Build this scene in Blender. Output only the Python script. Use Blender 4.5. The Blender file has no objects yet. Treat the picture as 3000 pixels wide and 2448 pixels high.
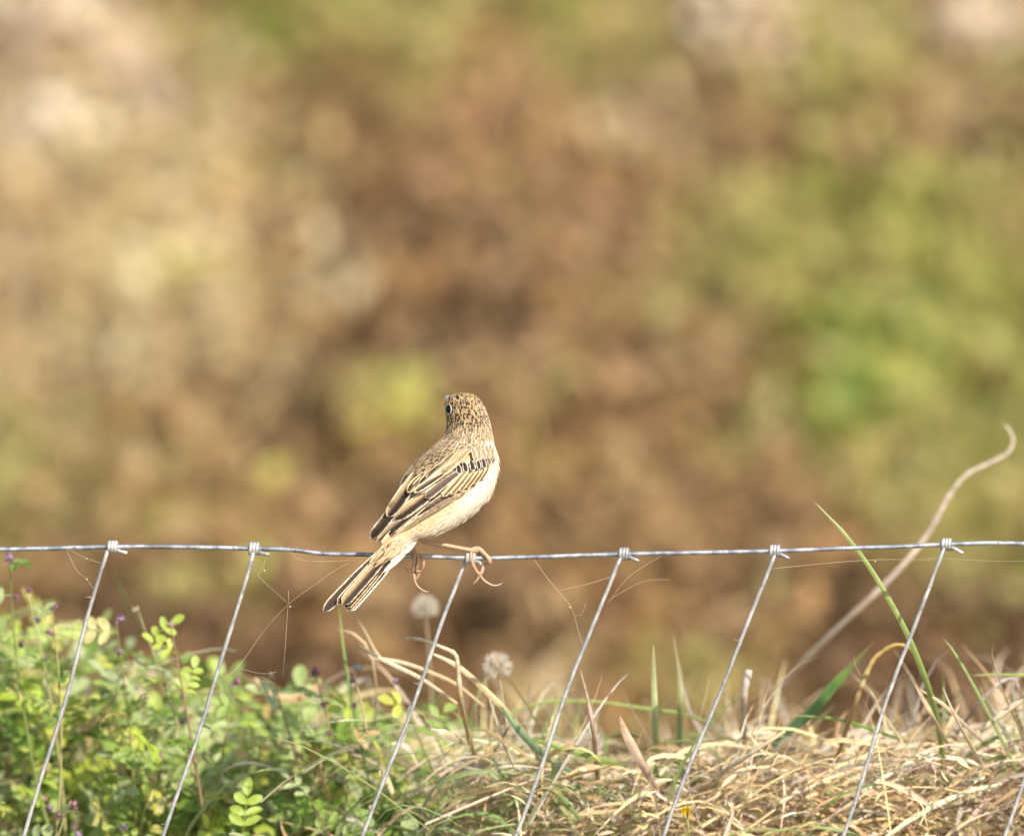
import bpy, math, random
import numpy as np
from mathutils import Vector, Matrix
from mathutils.bvhtree import BVHTree

random.seed(7)
rng = np.random.default_rng(7)
scene = bpy.context.scene
R = math.radians

# ------------------------------------------------------------------ camera
CAM = Vector((0.0, -10.0, 1.25))
AIM = Vector((0.0, 0.0, 0.584))
PPM = 4700.0                                   # photograph pixels per metre at the fence
fwd = (AIM - CAM).normalized()
rgt = Vector((1, 0, 0))
upv = rgt.cross(fwd).normalized()
DIST = (AIM - CAM).length
cam = bpy.data.cameras.new('camera')
cam.sensor_width = 36.0
cam.lens = 36.0 * DIST / (3000.0 / PPM)
cam.clip_start = 0.1
cam.clip_end = 3000
cam.dof.use_dof = True
cam.dof.focus_distance = DIST
cam.dof.aperture_fstop = cam.lens / 113.0
cam_o = bpy.data.objects.new('camera', cam)
cam_o.matrix_world = Matrix((rgt, upv, -fwd)).transposed().to_4x4()
cam_o.location = CAM
scene.collection.objects.link(cam_o)
scene.camera = cam_o

# ------------------------------------------------------------------ world, sun, exposure
SUN_AZ = R(31)     # to the right of straight behind the camera
SUN_EL = R(39)
w = bpy.data.worlds.new('World')
scene.world = w
w.use_nodes = True
nt = w.node_tree
sky = nt.nodes.new('ShaderNodeTexSky')
sky.sky_type = 'NISHITA'
sky.sun_disc = False
sky.sun_elevation = SUN_EL
sun_from = Vector((math.sin(SUN_AZ) * math.cos(SUN_EL), -math.cos(SUN_AZ) * math.cos(SUN_EL), math.sin(SUN_EL)))
sky.sun_rotation = math.atan2(sun_from.x, sun_from.y)
bg = nt.nodes['Background']
bg.inputs['Strength'].default_value = 0.13
nt.links.new(sky.outputs[0], bg.inputs[0])
sl = bpy.data.lights.new('sun', 'SUN')
sl.energy = 4.2
sl.angle = R(0.6)
sl.color = (1.0, 0.94, 0.84)
so = bpy.data.objects.new('sun', sl)
so.rotation_euler = (-sun_from).to_track_quat('-Z', 'Y').to_euler()
scene.collection.objects.link(so)
scene.view_settings.view_transform = 'Standard'
scene.view_settings.look = 'None'
scene.view_settings.gamma = 1.0
scene.view_settings.exposure = 0.62
scene.view_settings.use_curve_mapping = False
scene.render.engine = 'CYCLES'
scene.cycles.use_denoising = True
scene.cycles.max_bounces = 6
scene.cycles.transparent_max_bounces = 4

# ------------------------------------------------------------------ helpers
def P(px, py, Y=0.0):
    """World point at depth Y (metres behind the fence) that shows at photograph pixel px, py."""
    d = fwd + rgt * ((px - 1500.0) / PPM / DIST) + upv * ((1224.0 - py) / PPM / DIST)
    t = (Y - CAM.y) / d.y
    return CAM + d * t

def pix(v):
    q = Vector(v) - CAM
    z = q.dot(fwd)
    return 1500 + q.dot(rgt) / z * DIST * PPM, 1224 - q.dot(upv) / z * DIST * PPM

def hnoise(x, y, s=0):
    return (math.sin(x * 1.7 + s) * math.cos(y * 2.3 - s * 1.3) + 0.5 * math.sin(x * 4.1 - y * 3.3 + s * 2.1)
            + 0.25 * math.sin(x * 9.7 + y * 8.1 + s))

def sstep(a, b, x):
    t = min(1, max(0, (x - a) / (b - a)))
    return t * t * (3 - 2 * t)

def ground(x, y):
    z = 0.22
    if y < -0.3:
        z = 0.22 - 0.22 * sstep(0.3, 3.5, -y)
    elif y > 0.75:
        z = 0.22 - 0.22 * sstep(0.75, 1.7, y)
    if y > 2.15:
        z += 0.26 * (min(y, 9.5) - 2.15) * sstep(2.15, 2.9, y)
    return z + 0.012 * hnoise(x * 2, y * 2)

class MB:
    """Collects geometry for ONE mesh object; per-vertex colours and uv are optional."""
    def __init__(self):
        self.v, self.f, self.col, self.uv, self.extra = [], [], [], [], {}
    def add(self, verts, faces, col=None, uv=None, **ex):
        o = len(self.v)
        self.v.extend([tuple(p) for p in verts])
        self.f.extend([tuple(i + o for i in fc) for fc in faces])
        n = len(verts)
        if col is not None:
            self.col.extend([tuple(col) + (1,)] * n if not isinstance(col[0], (tuple, list)) else [tuple(c) + (1,) for c in col])
        if uv is not None:
            self.uv.extend(uv)
        for k, val in ex.items():
            self.extra.setdefault(k, []).extend([tuple(val) + (1,)] * n)
    def tube(self, pts, rad, n=6, col=None, sub=1, cap=True):
        pts = [Vector(p) for p in pts]
        if not isinstance(rad, (list, tuple)):
            rad = [rad] * len(pts)
        if sub > 1:
            pts, rad = smooth(pts, rad, sub)
        ref = None
        vs, fs = [], []
        for i, p in enumerate(pts):
            t = (pts[min(i + 1, len(pts) - 1)] - pts[max(i - 1, 0)]).normalized()
            if ref is None:
                ref = t.orthogonal().normalized()
            ref = (ref - t * ref.dot(t)).normalized()
            b = t.cross(ref)
            for k in range(n):
                a = 2 * math.pi * k / n
                vs.append(p + (ref * math.cos(a) + b * math.sin(a)) * rad[i])
        for i in range(len(pts) - 1):
            for k in range(n):
                k2 = (k + 1) % n
                fs.append((i * n + k, i * n + k2, (i + 1) * n + k2, (i + 1) * n + k))
        if cap:
            fs.append(tuple(reversed(range(n))))
            fs.append(tuple(range((len(pts) - 1) * n, len(pts) * n)))
        self.add(vs, fs, col)
    def ball(self, c, r, col=None, nu=8, nv=6, sq=(1, 1, 1)):
        c = Vector(c)
        vs, fs = [], []
        for j in range(nv + 1):
            ph = math.pi * j / nv
            for i in range(nu):
                a = 2 * math.pi * i / nu
                vs.append(c + Vector((math.sin(ph) * math.cos(a) * sq[0], math.sin(ph) * math.sin(a) * sq[1], math.cos(ph) * sq[2])) * r)
        for j in range(nv):
            for i in range(nu):
                fs.append((j * nu + i, j * nu + (i + 1) % nu, (j + 1) * nu + (i + 1) % nu, (j + 1) * nu + i))
        self.add(vs, fs, col)
    def mesh(self, name):
        me = bpy.data.meshes.new(name)
        me.from_pydata(self.v, [], self.f)
        me.polygons.foreach_set('use_smooth', [True] * len(me.polygons))
        if self.col:
            a = me.color_attributes.new('Col', 'FLOAT_COLOR', 'POINT')
            a.data.foreach_set('color', np.array(self.col, dtype=np.float32).ravel())
        for k, val in self.extra.items():
            a = me.color_attributes.new(k, 'FLOAT_COLOR', 'POINT')
            a.data.foreach_set('color', np.array(val, dtype=np.float32).ravel())
        if self.uv:
            l = me.uv_layers.new(name='UVMap')
            idx = np.empty(len(me.loops), dtype=np.int32)
            me.loops.foreach_get('vertex_index', idx)
            l.data.foreach_set('uv', np.array(self.uv, dtype=np.float32)[idx].ravel())
        me.update()
        return me
    def build(self, name, mat, parent=None):
        return link(name, self.mesh(name), mat, parent)

def link(name, me, mat, parent=None):
    if mat and not me.materials:
        me.materials.append(mat)
    o = bpy.data.objects.new(name, me)
    scene.collection.objects.link(o)
    if parent:
        o.parent = parent
        o.matrix_parent_inverse = parent_inv(parent)
    return o

def parent_inv(p):
    m = Matrix.LocRotScale(p.location, p.rotation_euler, p.scale)
    return m.inverted()

def empty(name, loc):
    o = bpy.data.objects.new(name, None)
    o.location = loc
    o.empty_display_size = 0.02
    scene.collection.objects.link(o)
    return o

def tag(o, label=None, cat=None, group=None, kind=None):
    for k, v in (('label', label), ('category', cat), ('group', group), ('kind', kind)):
        if v:
            o[k] = v
    return o

def smooth(pts, rad, sub):
    out, ro = [], []
    n = len(pts)
    for i in range(n - 1):
        p0, p1, p2, p3 = pts[max(i - 1, 0)], pts[i], pts[i + 1], pts[min(i + 2, n - 1)]
        for k in range(sub):
            t = k / sub
            t2, t3 = t * t, t * t * t
            out.append(0.5 * ((2 * p1) + (p2 - p0) * t + (2 * p0 - 5 * p1 + 4 * p2 - p3) * t2 + (3 * p1 - p0 - 3 * p2 + p3) * t3))
            ro.append(rad[i] * (1 - t) + rad[i + 1] * t)
    out.append(pts[-1]); ro.append(rad[-1])
    return out, ro

# ------------------------------------------------------------------ materials
class Nodes:
    def __init__(self, name):
        self.m = bpy.data.materials.new(name)
        self.m.use_nodes = True
        self.t = self.m.node_tree
        self.b = self.t.nodes['Principled BSDF']
        self.out = self.t.nodes['Material Output']
    def n(self, typ, **kw):
        nd = self.t.nodes.new(typ)
        for k, v in kw.items():
            if k.startswith('i_'):
                key = k[2:]
                nd.inputs[int(key) if key.isdigit() else key].default_value = v
            else:
                setattr(nd, k, v)
        return nd
    def l(self, a, b):
        self.t.links.new(a, b)
    def math(self, op, a, b=None, c=None, clamp=False):
        nd = self.t.nodes.new('ShaderNodeMath')
        nd.operation = op
        nd.use_clamp = clamp
        for i, x in enumerate((a, b, c)):
            if x is None:
                continue
            if isinstance(x, (int, float)):
                nd.inputs[i].default_value = x
            else:
                self.l(x, nd.inputs[i])
        return nd.outputs[0]
    def step(self, x, a, b):
        nd = self.t.nodes.new('ShaderNodeMapRange')
        nd.interpolation_type = 'SMOOTHSTEP'
        self.l(x, nd.inputs[0])
        for i, y in ((1, a), (2, b)):
            if isinstance(y, (int, float)):
                nd.inputs[i].default_value = y
            else:
                self.l(y, nd.inputs[i])
        return nd.outputs[0]
    def mix(self, f, a, b, typ='MIX'):
        nd = self.t.nodes.new('ShaderNodeMix')
        nd.data_type = 'RGBA'
        nd.blend_type = typ
        for s, x in ((0, f), (6, a), (7, b)):
            if isinstance(x, (int, float)):
                nd.inputs[s].default_value = x
            elif isinstance(x, tuple):
                nd.inputs[s].default_value = x if len(x) == 4 else x + (1,)
            else:
                self.l(x, nd.inputs[s])
        return nd.outputs[2]
    def noise(self, scale, detail=3, rough=0.55, vec=None):
        nd = self.n('ShaderNodeTexNoise')
        nd.inputs['Scale'].default_value = scale
        nd.inputs['Detail'].default_value = detail
        nd.inputs['Roughness'].default_value = rough
        if vec is None:
            vec = self.n('ShaderNodeTexCoord').outputs['Object']
        self.l(vec, nd.inputs['Vector'])
        return nd.outputs[0]
    def attr(self, name):
        return self.n('ShaderNodeAttribute', attribute_name=name).outputs['Color']
    def bump(self, h, strength, dist):
        nd = self.n('ShaderNodeBump')
        nd.inputs['Strength'].default_value = strength
        nd.inputs['Distance'].default_value = dist
        self.l(h, nd.inputs['Height'])
        self.l(nd.outputs[0], self.b.inputs['Normal'])
    def translucent(self, color, fac):
        tr = self.n('ShaderNodeBsdfTranslucent')
        self.l(color, tr.inputs[0])
        mx = self.n('ShaderNodeMixShader')
        mx.inputs[0].default_value = fac
        self.l(self.b.outputs[0], mx.inputs[1])
        self.l(tr.outputs[0], mx.inputs[2])
        self.l(mx.outputs[0], self.out.inputs[0])

def mat_col(name, rough=0.6, transl=0.25, spec=0.4, nscale=300, namp=0.35):
    """Material whose base colour is the mesh's own Col attribute with fine mottling."""
    N = Nodes(name)
    nz = N.noise(nscale, 4)
    f = N.math('MULTIPLY_ADD', nz, namp * 2, 1 - namp)
    c = N.mix(1.0, N.attr('Col'), f, 'MULTIPLY')
    N.l(c, N.b.inputs['Base Color'])
    N.b.inputs['Roughness'].default_value = rough
    N.b.inputs['Specular IOR Level'].default_value = spec
    if transl:
        N.translucent(c, transl)
    return N.m

def mat_plain(name, c, rough=0.5, spec=0.5, metal=0.0, nscale=200, namp=0.25):
    N = Nodes(name)
    nz = N.noise(nscale, 4)
    f = N.math('MULTIPLY_ADD', nz, namp * 2, 1 - namp)
    cc = N.mix(1.0, c, f, 'MULTIPLY')
    N.l(cc, N.b.inputs['Base Color'])
    N.b.inputs['Roughness'].default_value = rough
    N.b.inputs['Specular IOR Level'].default_value = spec
    N.b.inputs['Metallic'].default_value = metal
    return N.m

def mat_wire(name, base, pale, rust):
    N = Nodes(name)
    a = N.noise(90, 5, 0.65)
    c = N.mix(N.step(a, 0.38, 0.62), base, pale)
    b = N.noise(260, 4, 0.6)
    c = N.mix(N.step(b, 0.60, 0.70), c, rust)
    c = N.mix(N.math('MULTIPLY', N.step(N.noise(34, 3), 0.52, 0.66), 0.55), c, rust)
    N.l(c, N.b.inputs['Base Color'])
    N.b.inputs['Metallic'].default_value = 0.35
    N.b.inputs['Roughness'].default_value = 0.5
    N.bump(N.noise(700, 3), 0.35, 0.0006)
    return N.m

M_wire = mat_wire('galvanised_wire', (0.17, 0.19, 0.22), (0.41, 0.42, 0.44), (0.12, 0.10, 0.09))
M_stay = mat_wire('weathered_stay_wire', (0.34, 0.34, 0.33), (0.58, 0.56, 0.51), (0.24, 0.20, 0.15))
M_leafstuff = mat_col('undergrowth_leaf', 0.5, 0.38, 0.4, 160, 0.3)
M_dry = mat_col('dry_plant', 0.75, 0.18, 0.25, 160, 0.35)
M_straw = mat_col('straw', 0.75, 0.25, 0.2, 350, 0.38)
M_silk = mat_plain('spider_silk', (0.62, 0.50, 0.36), 0.6, 0.3)
M_fluff = mat_col('seed_fluff', 0.7, 0.5, 0.2, 500, 0.15)

def mat_leaf():
    N = Nodes('creeper_leaf')
    oi = N.n('ShaderNodeObjectInfo')
    rnd = oi.outputs['Random']
    ramp = N.n('ShaderNodeValToRGB')
    el = ramp.color_ramp.elements
    stops = [(0.0, (0.13, 0.23, 0.025)), (0.14, (0.25, 0.38, 0.05)), (0.36, (0.38, 0.48, 0.12)), (0.55, (0.50, 0.55, 0.28)),
             (0.74, (0.44, 0.56, 0.06)), (0.88, (0.62, 0.60, 0.11)), (0.97, (0.64, 0.56, 0.26)), (1.0, (0.56, 0.38, 0.16))]
    el[0].position, el[0].color = stops[0][0], stops[0][1] + (1,)
    el[1].position, el[1].color = stops[-1][0], stops[-1][1] + (1,)
    for p, c in stops[1:-1]:
        e = el.new(p); e.color = c + (1,)
    N.l(rnd, ramp.inputs[0])
    uvn = N.n('ShaderNodeUVMap')
    sep = N.n('ShaderNodeSeparateXYZ')
    N.l(uvn.outputs[0], sep.inputs[0])
    av = N.math('ABSOLUTE', sep.outputs[1])
    midrib = N.step(av, 0.16, 0.02)
    c = N.mix(N.math('MULTIPLY', midrib, 0.45), ramp.outputs[0], (0.42, 0.48, 0.22))
    nz = N.noise(220, 4)
    c = N.mix(1.0, c, N.math('MULTIPLY_ADD', nz, 0.7, 0.65), 'MULTIPLY')
    N.l(c, N.b.inputs['Base Color'])
    N.b.inputs['Roughness'].default_value = 0.36
    N.b.inputs['Specular IOR Level'].default_value = 0.5
    wv = N.math('SINE', N.math('MULTIPLY', N.math('ADD', sep.outputs[0], N.math('MULTIPLY', av, -0.35)), 60))
    N.bump(wv, 0.25, 0.0004)
    N.translucent(c, 0.42)
    return N.m
M_leaf = mat_leaf()

def mat_ground():
    N = Nodes('soil_and_litter')
    g = N.n('ShaderNodeNewGeometry').outputs['Position']
    a = N.noise(2.2, 5, 0.6, g)
    b = N.noise(28, 5, 0.65, g)
    c = N.mix(N.step(a, 0.35, 0.65), (0.20, 0.125, 0.07), (0.30, 0.21, 0.12))
    c = N.mix(N.step(b, 0.45, 0.7), c, (0.36, 0.27, 0.15))
    c = N.mix(N.math('MULTIPLY', N.step(N.noise(0.9, 3, 0.5, g), 0.55, 0.7), 0.5), c, (0.16, 0.19, 0.06))
    N.l(c, N.b.inputs['Base Color'])
    N.b.inputs['Roughness'].default_value = 0.9
    N.bump(b, 0.8, 0.03)
    return N.m

# ------------------------------------------------------------------ ground
def build_ground():
    xs = sorted(set([round(v, 3) for v in list(np.linspace(-4, 4, 81)) + [-800, -300, -120, -50, -25, -14, -9, -6, 6, 9, 14, 25, 50, 120, 300, 800]]))
    ys = sorted(set([round(v, 3) for v in list(np.linspace(-4, 10, 141)) + [-800, -300, -100, -40, -20, -12, -8, -6, 12, 14, 20, 40, 100, 300, 900]]))
    mb = MB()
    vs = [(x, y, ground(x, y)) for y in ys for x in xs]
    n = len(xs)
    fs = [(j * n + i, j * n + i + 1, (j + 1) * n + i + 1, (j + 1) * n + i) for j in range(len(ys) - 1) for i in range(n - 1)]
    mb.add(vs, fs)
    tag(mb.build('ground', mat_ground()), 'brown soil and litter of the bank behind the fence', None, None, 'structure')
build_ground()

# ------------------------------------------------------------------ background bank: dry weeds, straw, green weeds
def blade(mb, base, tip, bend, w0, col, seg=4, twist=0.0):
    """A narrow leaf blade from base to tip, bowed by the vector bend."""
    base, tip, bend = Vector(base), Vector(tip), Vector(bend)
    ax = tip - base
    side = ax.cross(Vector((random.uniform(-1, 1), random.uniform(-1, 1), random.uniform(-.4, .4))))
    if side.length < 1e-9:
        side = ax.orthogonal()
    side.normalize()
    nrm = side.cross(ax).normalized()
    vs, fs, cs = [], [], []
    for i in range(seg + 1):
        u = i / seg
        p = base + ax * u + bend * (4 * u * (1 - u))
        wd = w0 * (1 - u ** 2.2) * (0.7 + 0.3 * min(1, u * 4)) + 0.00008
        a = twist * u
        s = side * math.cos(a) + nrm * math.sin(a)
        f = nrm * math.cos(a) - side * math.sin(a)
        vs += [p - s * wd, p + f * wd * 0.35, p + s * wd]
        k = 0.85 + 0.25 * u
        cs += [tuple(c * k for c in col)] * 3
    for i in range(seg):
        for j in (0, 1):
            fs.append((i * 3 + j, i * 3 + j + 1, i * 3 + j + 4, i * 3 + j + 3))
    mb.add(vs, fs, cs)

LEAFSHAPE = [(0, 0.0), (0.2, 0.32), (0.5, 0.5), (0.8, 0.36), (1, 0.02)]
def leaf(mb, p, d, n, L, W, col, curl=0.2):
    """A broad leaf: base p, direction d, upper side n, folded along its midrib and curled."""
    d = d.normalized()
    s = d.cross(n).normalized()
    n = s.cross(d)
    vs, fs = [], []
    for u, wv in LEAFSHAPE:
        c = p + d * (u * L) - n * (curl * L * u * u)
        vs += [c - s * (wv * W) + n * (wv * W * 0.35), c, c + s * (wv * W) + n * (wv * W * 0.35)]
    for i in range(len(LEAFSHAPE) - 1):
        for j in (0, 1):
            fs.append((i * 3 + j, i * 3 + j + 1, i * 3 + j + 4, i * 3 + j + 3))
    mb.add(vs, fs, col)

def rvec(z=1.0):
    while True:
        v = Vector((random.uniform(-1, 1), random.uniform(-1, 1), random.uniform(-1, 1)))
        if 0.05 < v.length < 1:
            v.z *= z
            return v.normalized()

def jit(c, a=0.18):
    k = random.uniform(1 - a, 1 + a)
    return tuple(max(0.004, x * k * random.uniform(1 - a * .4, 1 + a * .4)) for x in c)

SPEC = {  # kind of plant: palette of colours, leaf length, leaf width, share of blades
    'brown': dict(pal=[(0.302, 0.176, 0.071), (0.251, 0.142, 0.057), (0.368, 0.228, 0.099), (0.209, 0.119, 0.050), (0.402, 0.269, 0.127)], L=.028, W=.6, blades=.25),
    'russet': dict(pal=[(0.346, 0.201, 0.085), (0.305, 0.172, 0.068), (0.396, 0.258, 0.122), (0.412, 0.250, 0.129)], L=.030, W=.65, blades=.2),
    'dark': dict(pal=[(0.105, 0.060, 0.026), (0.150, 0.087, 0.042), (0.225, 0.135, 0.067)], L=.026, W=.6, blades=.2),  # dead leaves whose dark colour stands in for shaded gaps, lifted for haze
    'straw': dict(pal=[(0.579, 0.430, 0.214), (0.524, 0.377, 0.185), (0.635, 0.494, 0.283), (0.489, 0.340, 0.166)], L=.03, W=.5, blades=.5),
    'pale': dict(pal=[(0.743, 0.603, 0.417), (0.703, 0.544, 0.363), (0.783, 0.670, 0.496)], L=.035, W=.7, blades=.3),
    'olive': dict(pal=[(0.437, 0.379, 0.111), (0.496, 0.419, 0.144), (0.377, 0.338, 0.100), (0.536, 0.451, 0.177)], L=.03, W=.55, blades=.35),
    'green': dict(pal=[(0.394, 0.374, 0.082), (0.441, 0.430, 0.105), (0.318, 0.337, 0.068), (0.500, 0.467, 0.144)], L=.032, W=.6, blades=.3),
    'deep': dict(pal=[(0.145, 0.227, 0.014), (0.204, 0.300, 0.024), (0.262, 0.375, 0.036)], L=.032, W=.65, blades=.1),
    'yellow': dict(pal=[(0.66, 0.54, 0.12), (0.62, 0.56, 0.18), (0.68, 0.58, 0.20)], L=.03, W=.7, blades=.1),
}
# where each kind grows on the bank (dark: where shaded gaps are painted), in photograph pixels: x, y, spread x, spread y, kind, weight
FIELD = [
    (1500, 1000, 3000, 3000, 'brown', 0.5),
    (300, 700, 480, 480, 'straw', 1.7), (650, 650, 260, 300, 'straw', .7), (150, 1000, 380, 200, 'straw', 0.8), (500, 950, 260, 200, 'straw', .7),
    (90, 120, 240, 170, 'pale', 2.10), (320, 90, 170, 140, 'pale', 1.54), (490, 260, 110, 90, 'pale', 2.52), (180, 280, 260, 90, 'straw', 1.2),
    (450, 140, 140, 90, 'olive', .9), (760, 60, 330, 130, 'green', 1.1), (760, 60, 330, 130, 'olive', .9), (1050, 160, 170, 110, 'green', 1.5), (690, 160, 90, 60, 'deep', .7), (1300, 70, 250, 120, 'olive', 1.4),
    (620, 200, 160, 100, 'olive', 1.0), (1150, 60, 200, 100, 'olive', 1.2),
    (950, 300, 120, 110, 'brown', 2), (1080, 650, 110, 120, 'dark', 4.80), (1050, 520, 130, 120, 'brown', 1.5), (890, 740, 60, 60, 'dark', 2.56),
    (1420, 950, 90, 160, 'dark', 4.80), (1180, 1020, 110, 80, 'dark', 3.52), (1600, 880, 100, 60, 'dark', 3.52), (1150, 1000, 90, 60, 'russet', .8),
    (820, 1130, 120, 90, 'dark', 2.56), (1350, 450, 350, 300, 'russet', 1.5), (1700, 800, 260, 350, 'russet', 1.6), (1500, 600, 200, 200, 'russet', .9),
    (970, 900, 110, 70, 'pale', 0.21), (690, 450, 50, 50, 'yellow', 3.80), (640, 800, 50, 50, 'yellow', 3.42), (1165, 1220, 75, 55, 'yellow', 6.08), (1590, 1275, 50, 50, 'yellow', 4.18),
    (760, 1370, 60, 90, 'yellow', 2.09), (520, 1030, 100, 60, 'olive', 1.2), (60, 1350, 160, 180, 'olive', 1.4), (350, 1180, 180, 80, 'russet', 1.1),
    (650, 1740, 150, 70, 'green', 1.3), (620, 1700, 160, 90, 'olive', 1.6), (560, 1350, 160, 160, 'brown', 1.3), (450, 1500, 200, 120, 'olive', .7),
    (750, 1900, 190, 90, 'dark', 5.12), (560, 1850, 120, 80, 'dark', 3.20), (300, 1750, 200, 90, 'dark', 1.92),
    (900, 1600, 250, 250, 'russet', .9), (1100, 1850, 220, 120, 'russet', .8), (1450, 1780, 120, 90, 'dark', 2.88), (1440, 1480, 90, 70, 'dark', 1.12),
    (1590, 1900, 70, 260, 'straw', 1.0), (1900, 1700, 250, 220, 'russet', .8), (2000, 1400, 400, 150, 'brown', .8), (1850, 1480, 60, 60, 'dark', 1.28), (2000, 1950, 180, 120, 'olive', .9),
    (1750, 330, 300, 180, 'straw', 0.9), (1650, 140, 200, 130, 'olive', 1.6), (1850, 70, 150, 90, 'olive', 1.2), (2230, 60, 110, 80, 'pale', 2.80), (1760, 20, 140, 60, 'green', 1.0),
    (2200, 330, 110, 80, 'brown', 2), (2500, 150, 240, 170, 'olive', 2.2), (2780, 230, 120, 80, 'straw', 1.8), (2850, 30, 170, 60, 'pale', 1.82), (2950, 170, 90, 100, 'green', 1.2),
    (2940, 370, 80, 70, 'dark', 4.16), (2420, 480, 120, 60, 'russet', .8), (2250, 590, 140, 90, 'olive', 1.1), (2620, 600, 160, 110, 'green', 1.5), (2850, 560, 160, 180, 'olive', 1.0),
    (2500, 800, 180, 150, 'green', 2.0), (2700, 800, 150, 130, 'green', 1.7), (2120, 780, 200, 160, 'olive', 1.4), (2620, 900, 80, 80, 'brown', 1.0),
    (2530, 1110, 110, 80, 'deep', 6.5), (2520, 1200, 90, 70, 'deep', 2.5), (2740, 1060, 190, 140, 'green', 5.0), (2960, 950, 130, 150, 'green', 5.5), (2960, 1000, 50, 50, 'deep', 1.4), (2850, 1220, 150, 120, 'olive', 2.4),
    (2130, 1080, 80, 120, 'straw', .9), (2230, 1250, 120, 110, 'olive', 1.2), (2400, 1400, 160, 120, 'brown', 1.2),
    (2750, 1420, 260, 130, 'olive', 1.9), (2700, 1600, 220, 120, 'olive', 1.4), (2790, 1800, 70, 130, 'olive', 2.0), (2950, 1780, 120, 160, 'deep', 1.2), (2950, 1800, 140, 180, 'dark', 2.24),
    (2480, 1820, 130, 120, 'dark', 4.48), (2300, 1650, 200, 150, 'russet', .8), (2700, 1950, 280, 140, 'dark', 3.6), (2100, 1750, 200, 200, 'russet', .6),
    (2650, 2050, 160, 60, 'deep', .8),
]
def pick_kind(px, py):
    wt = {}
    for x, y, sx, sy, k, wgt in FIELD:
        e = ((px - x) / sx) ** 2 + ((py - y) / sy) ** 2
        if e < 6:
            wt[k] = wt.get(k, 0) + wgt * math.exp(-e * 0.9)
    if not wt:
        return random.choice(['brown', 'olive', 'straw', 'green', 'russet'])
    ks = list(wt)
    ws = [wt[k] ** 1.7 for k in ks]
    return random.choices(ks, ws)[0]

def clump(mb, c, r, kind, n):
    sp = SPEC[kind]
    base_col = random.choice(sp['pal'])
    g = Vector((c.x + random.uniform(-.01, .01), c.y, ground(c.x, c.y) - 0.01))
    for i in range(3):
        mb.tube([g, (g + c) / 2 + rvec() * r * .2, c + rvec() * r * .6], [.0022, .0017, .0008], 3, jit((0.30, 0.21, 0.12) if kind not in ('green', 'deep') else (0.16, .2, .06)), cap=False)
    lean = rvec(.4)
    for i in range(n):
        col = jit(base_col if random.random() < .4 else random.choice(sp['pal']), .13)
        if random.random() < sp['blades']:
            b = c + rvec() * r * .5 - Vector((0, 0, r * .7))
            d = (Vector((0, 0, 1)) + rvec() * .7 + lean * .5).normalized()
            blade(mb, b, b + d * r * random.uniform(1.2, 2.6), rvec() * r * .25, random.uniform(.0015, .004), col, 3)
        else:
            q = rvec()
            p = c + q * r * random.uniform(.25, 1.0)
            L = sp['L'] * random.uniform(.6, 1.3)
            leaf(mb, p, (q + rvec() * .9), (rvec() * .8 + Vector((0, -.3, .8))), L, L * sp['W'], col, random.uniform(.1, .6))

def bank_point(px, py):
    lo, hi = 1.0, 12.0
    for _ in range(30):
        m = (lo + hi) / 2
        p = P(px, py, m)
        if p.z > ground(p.x, p.y):
            lo = m
        else:
            hi = m
    return P(px, py, lo)

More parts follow.
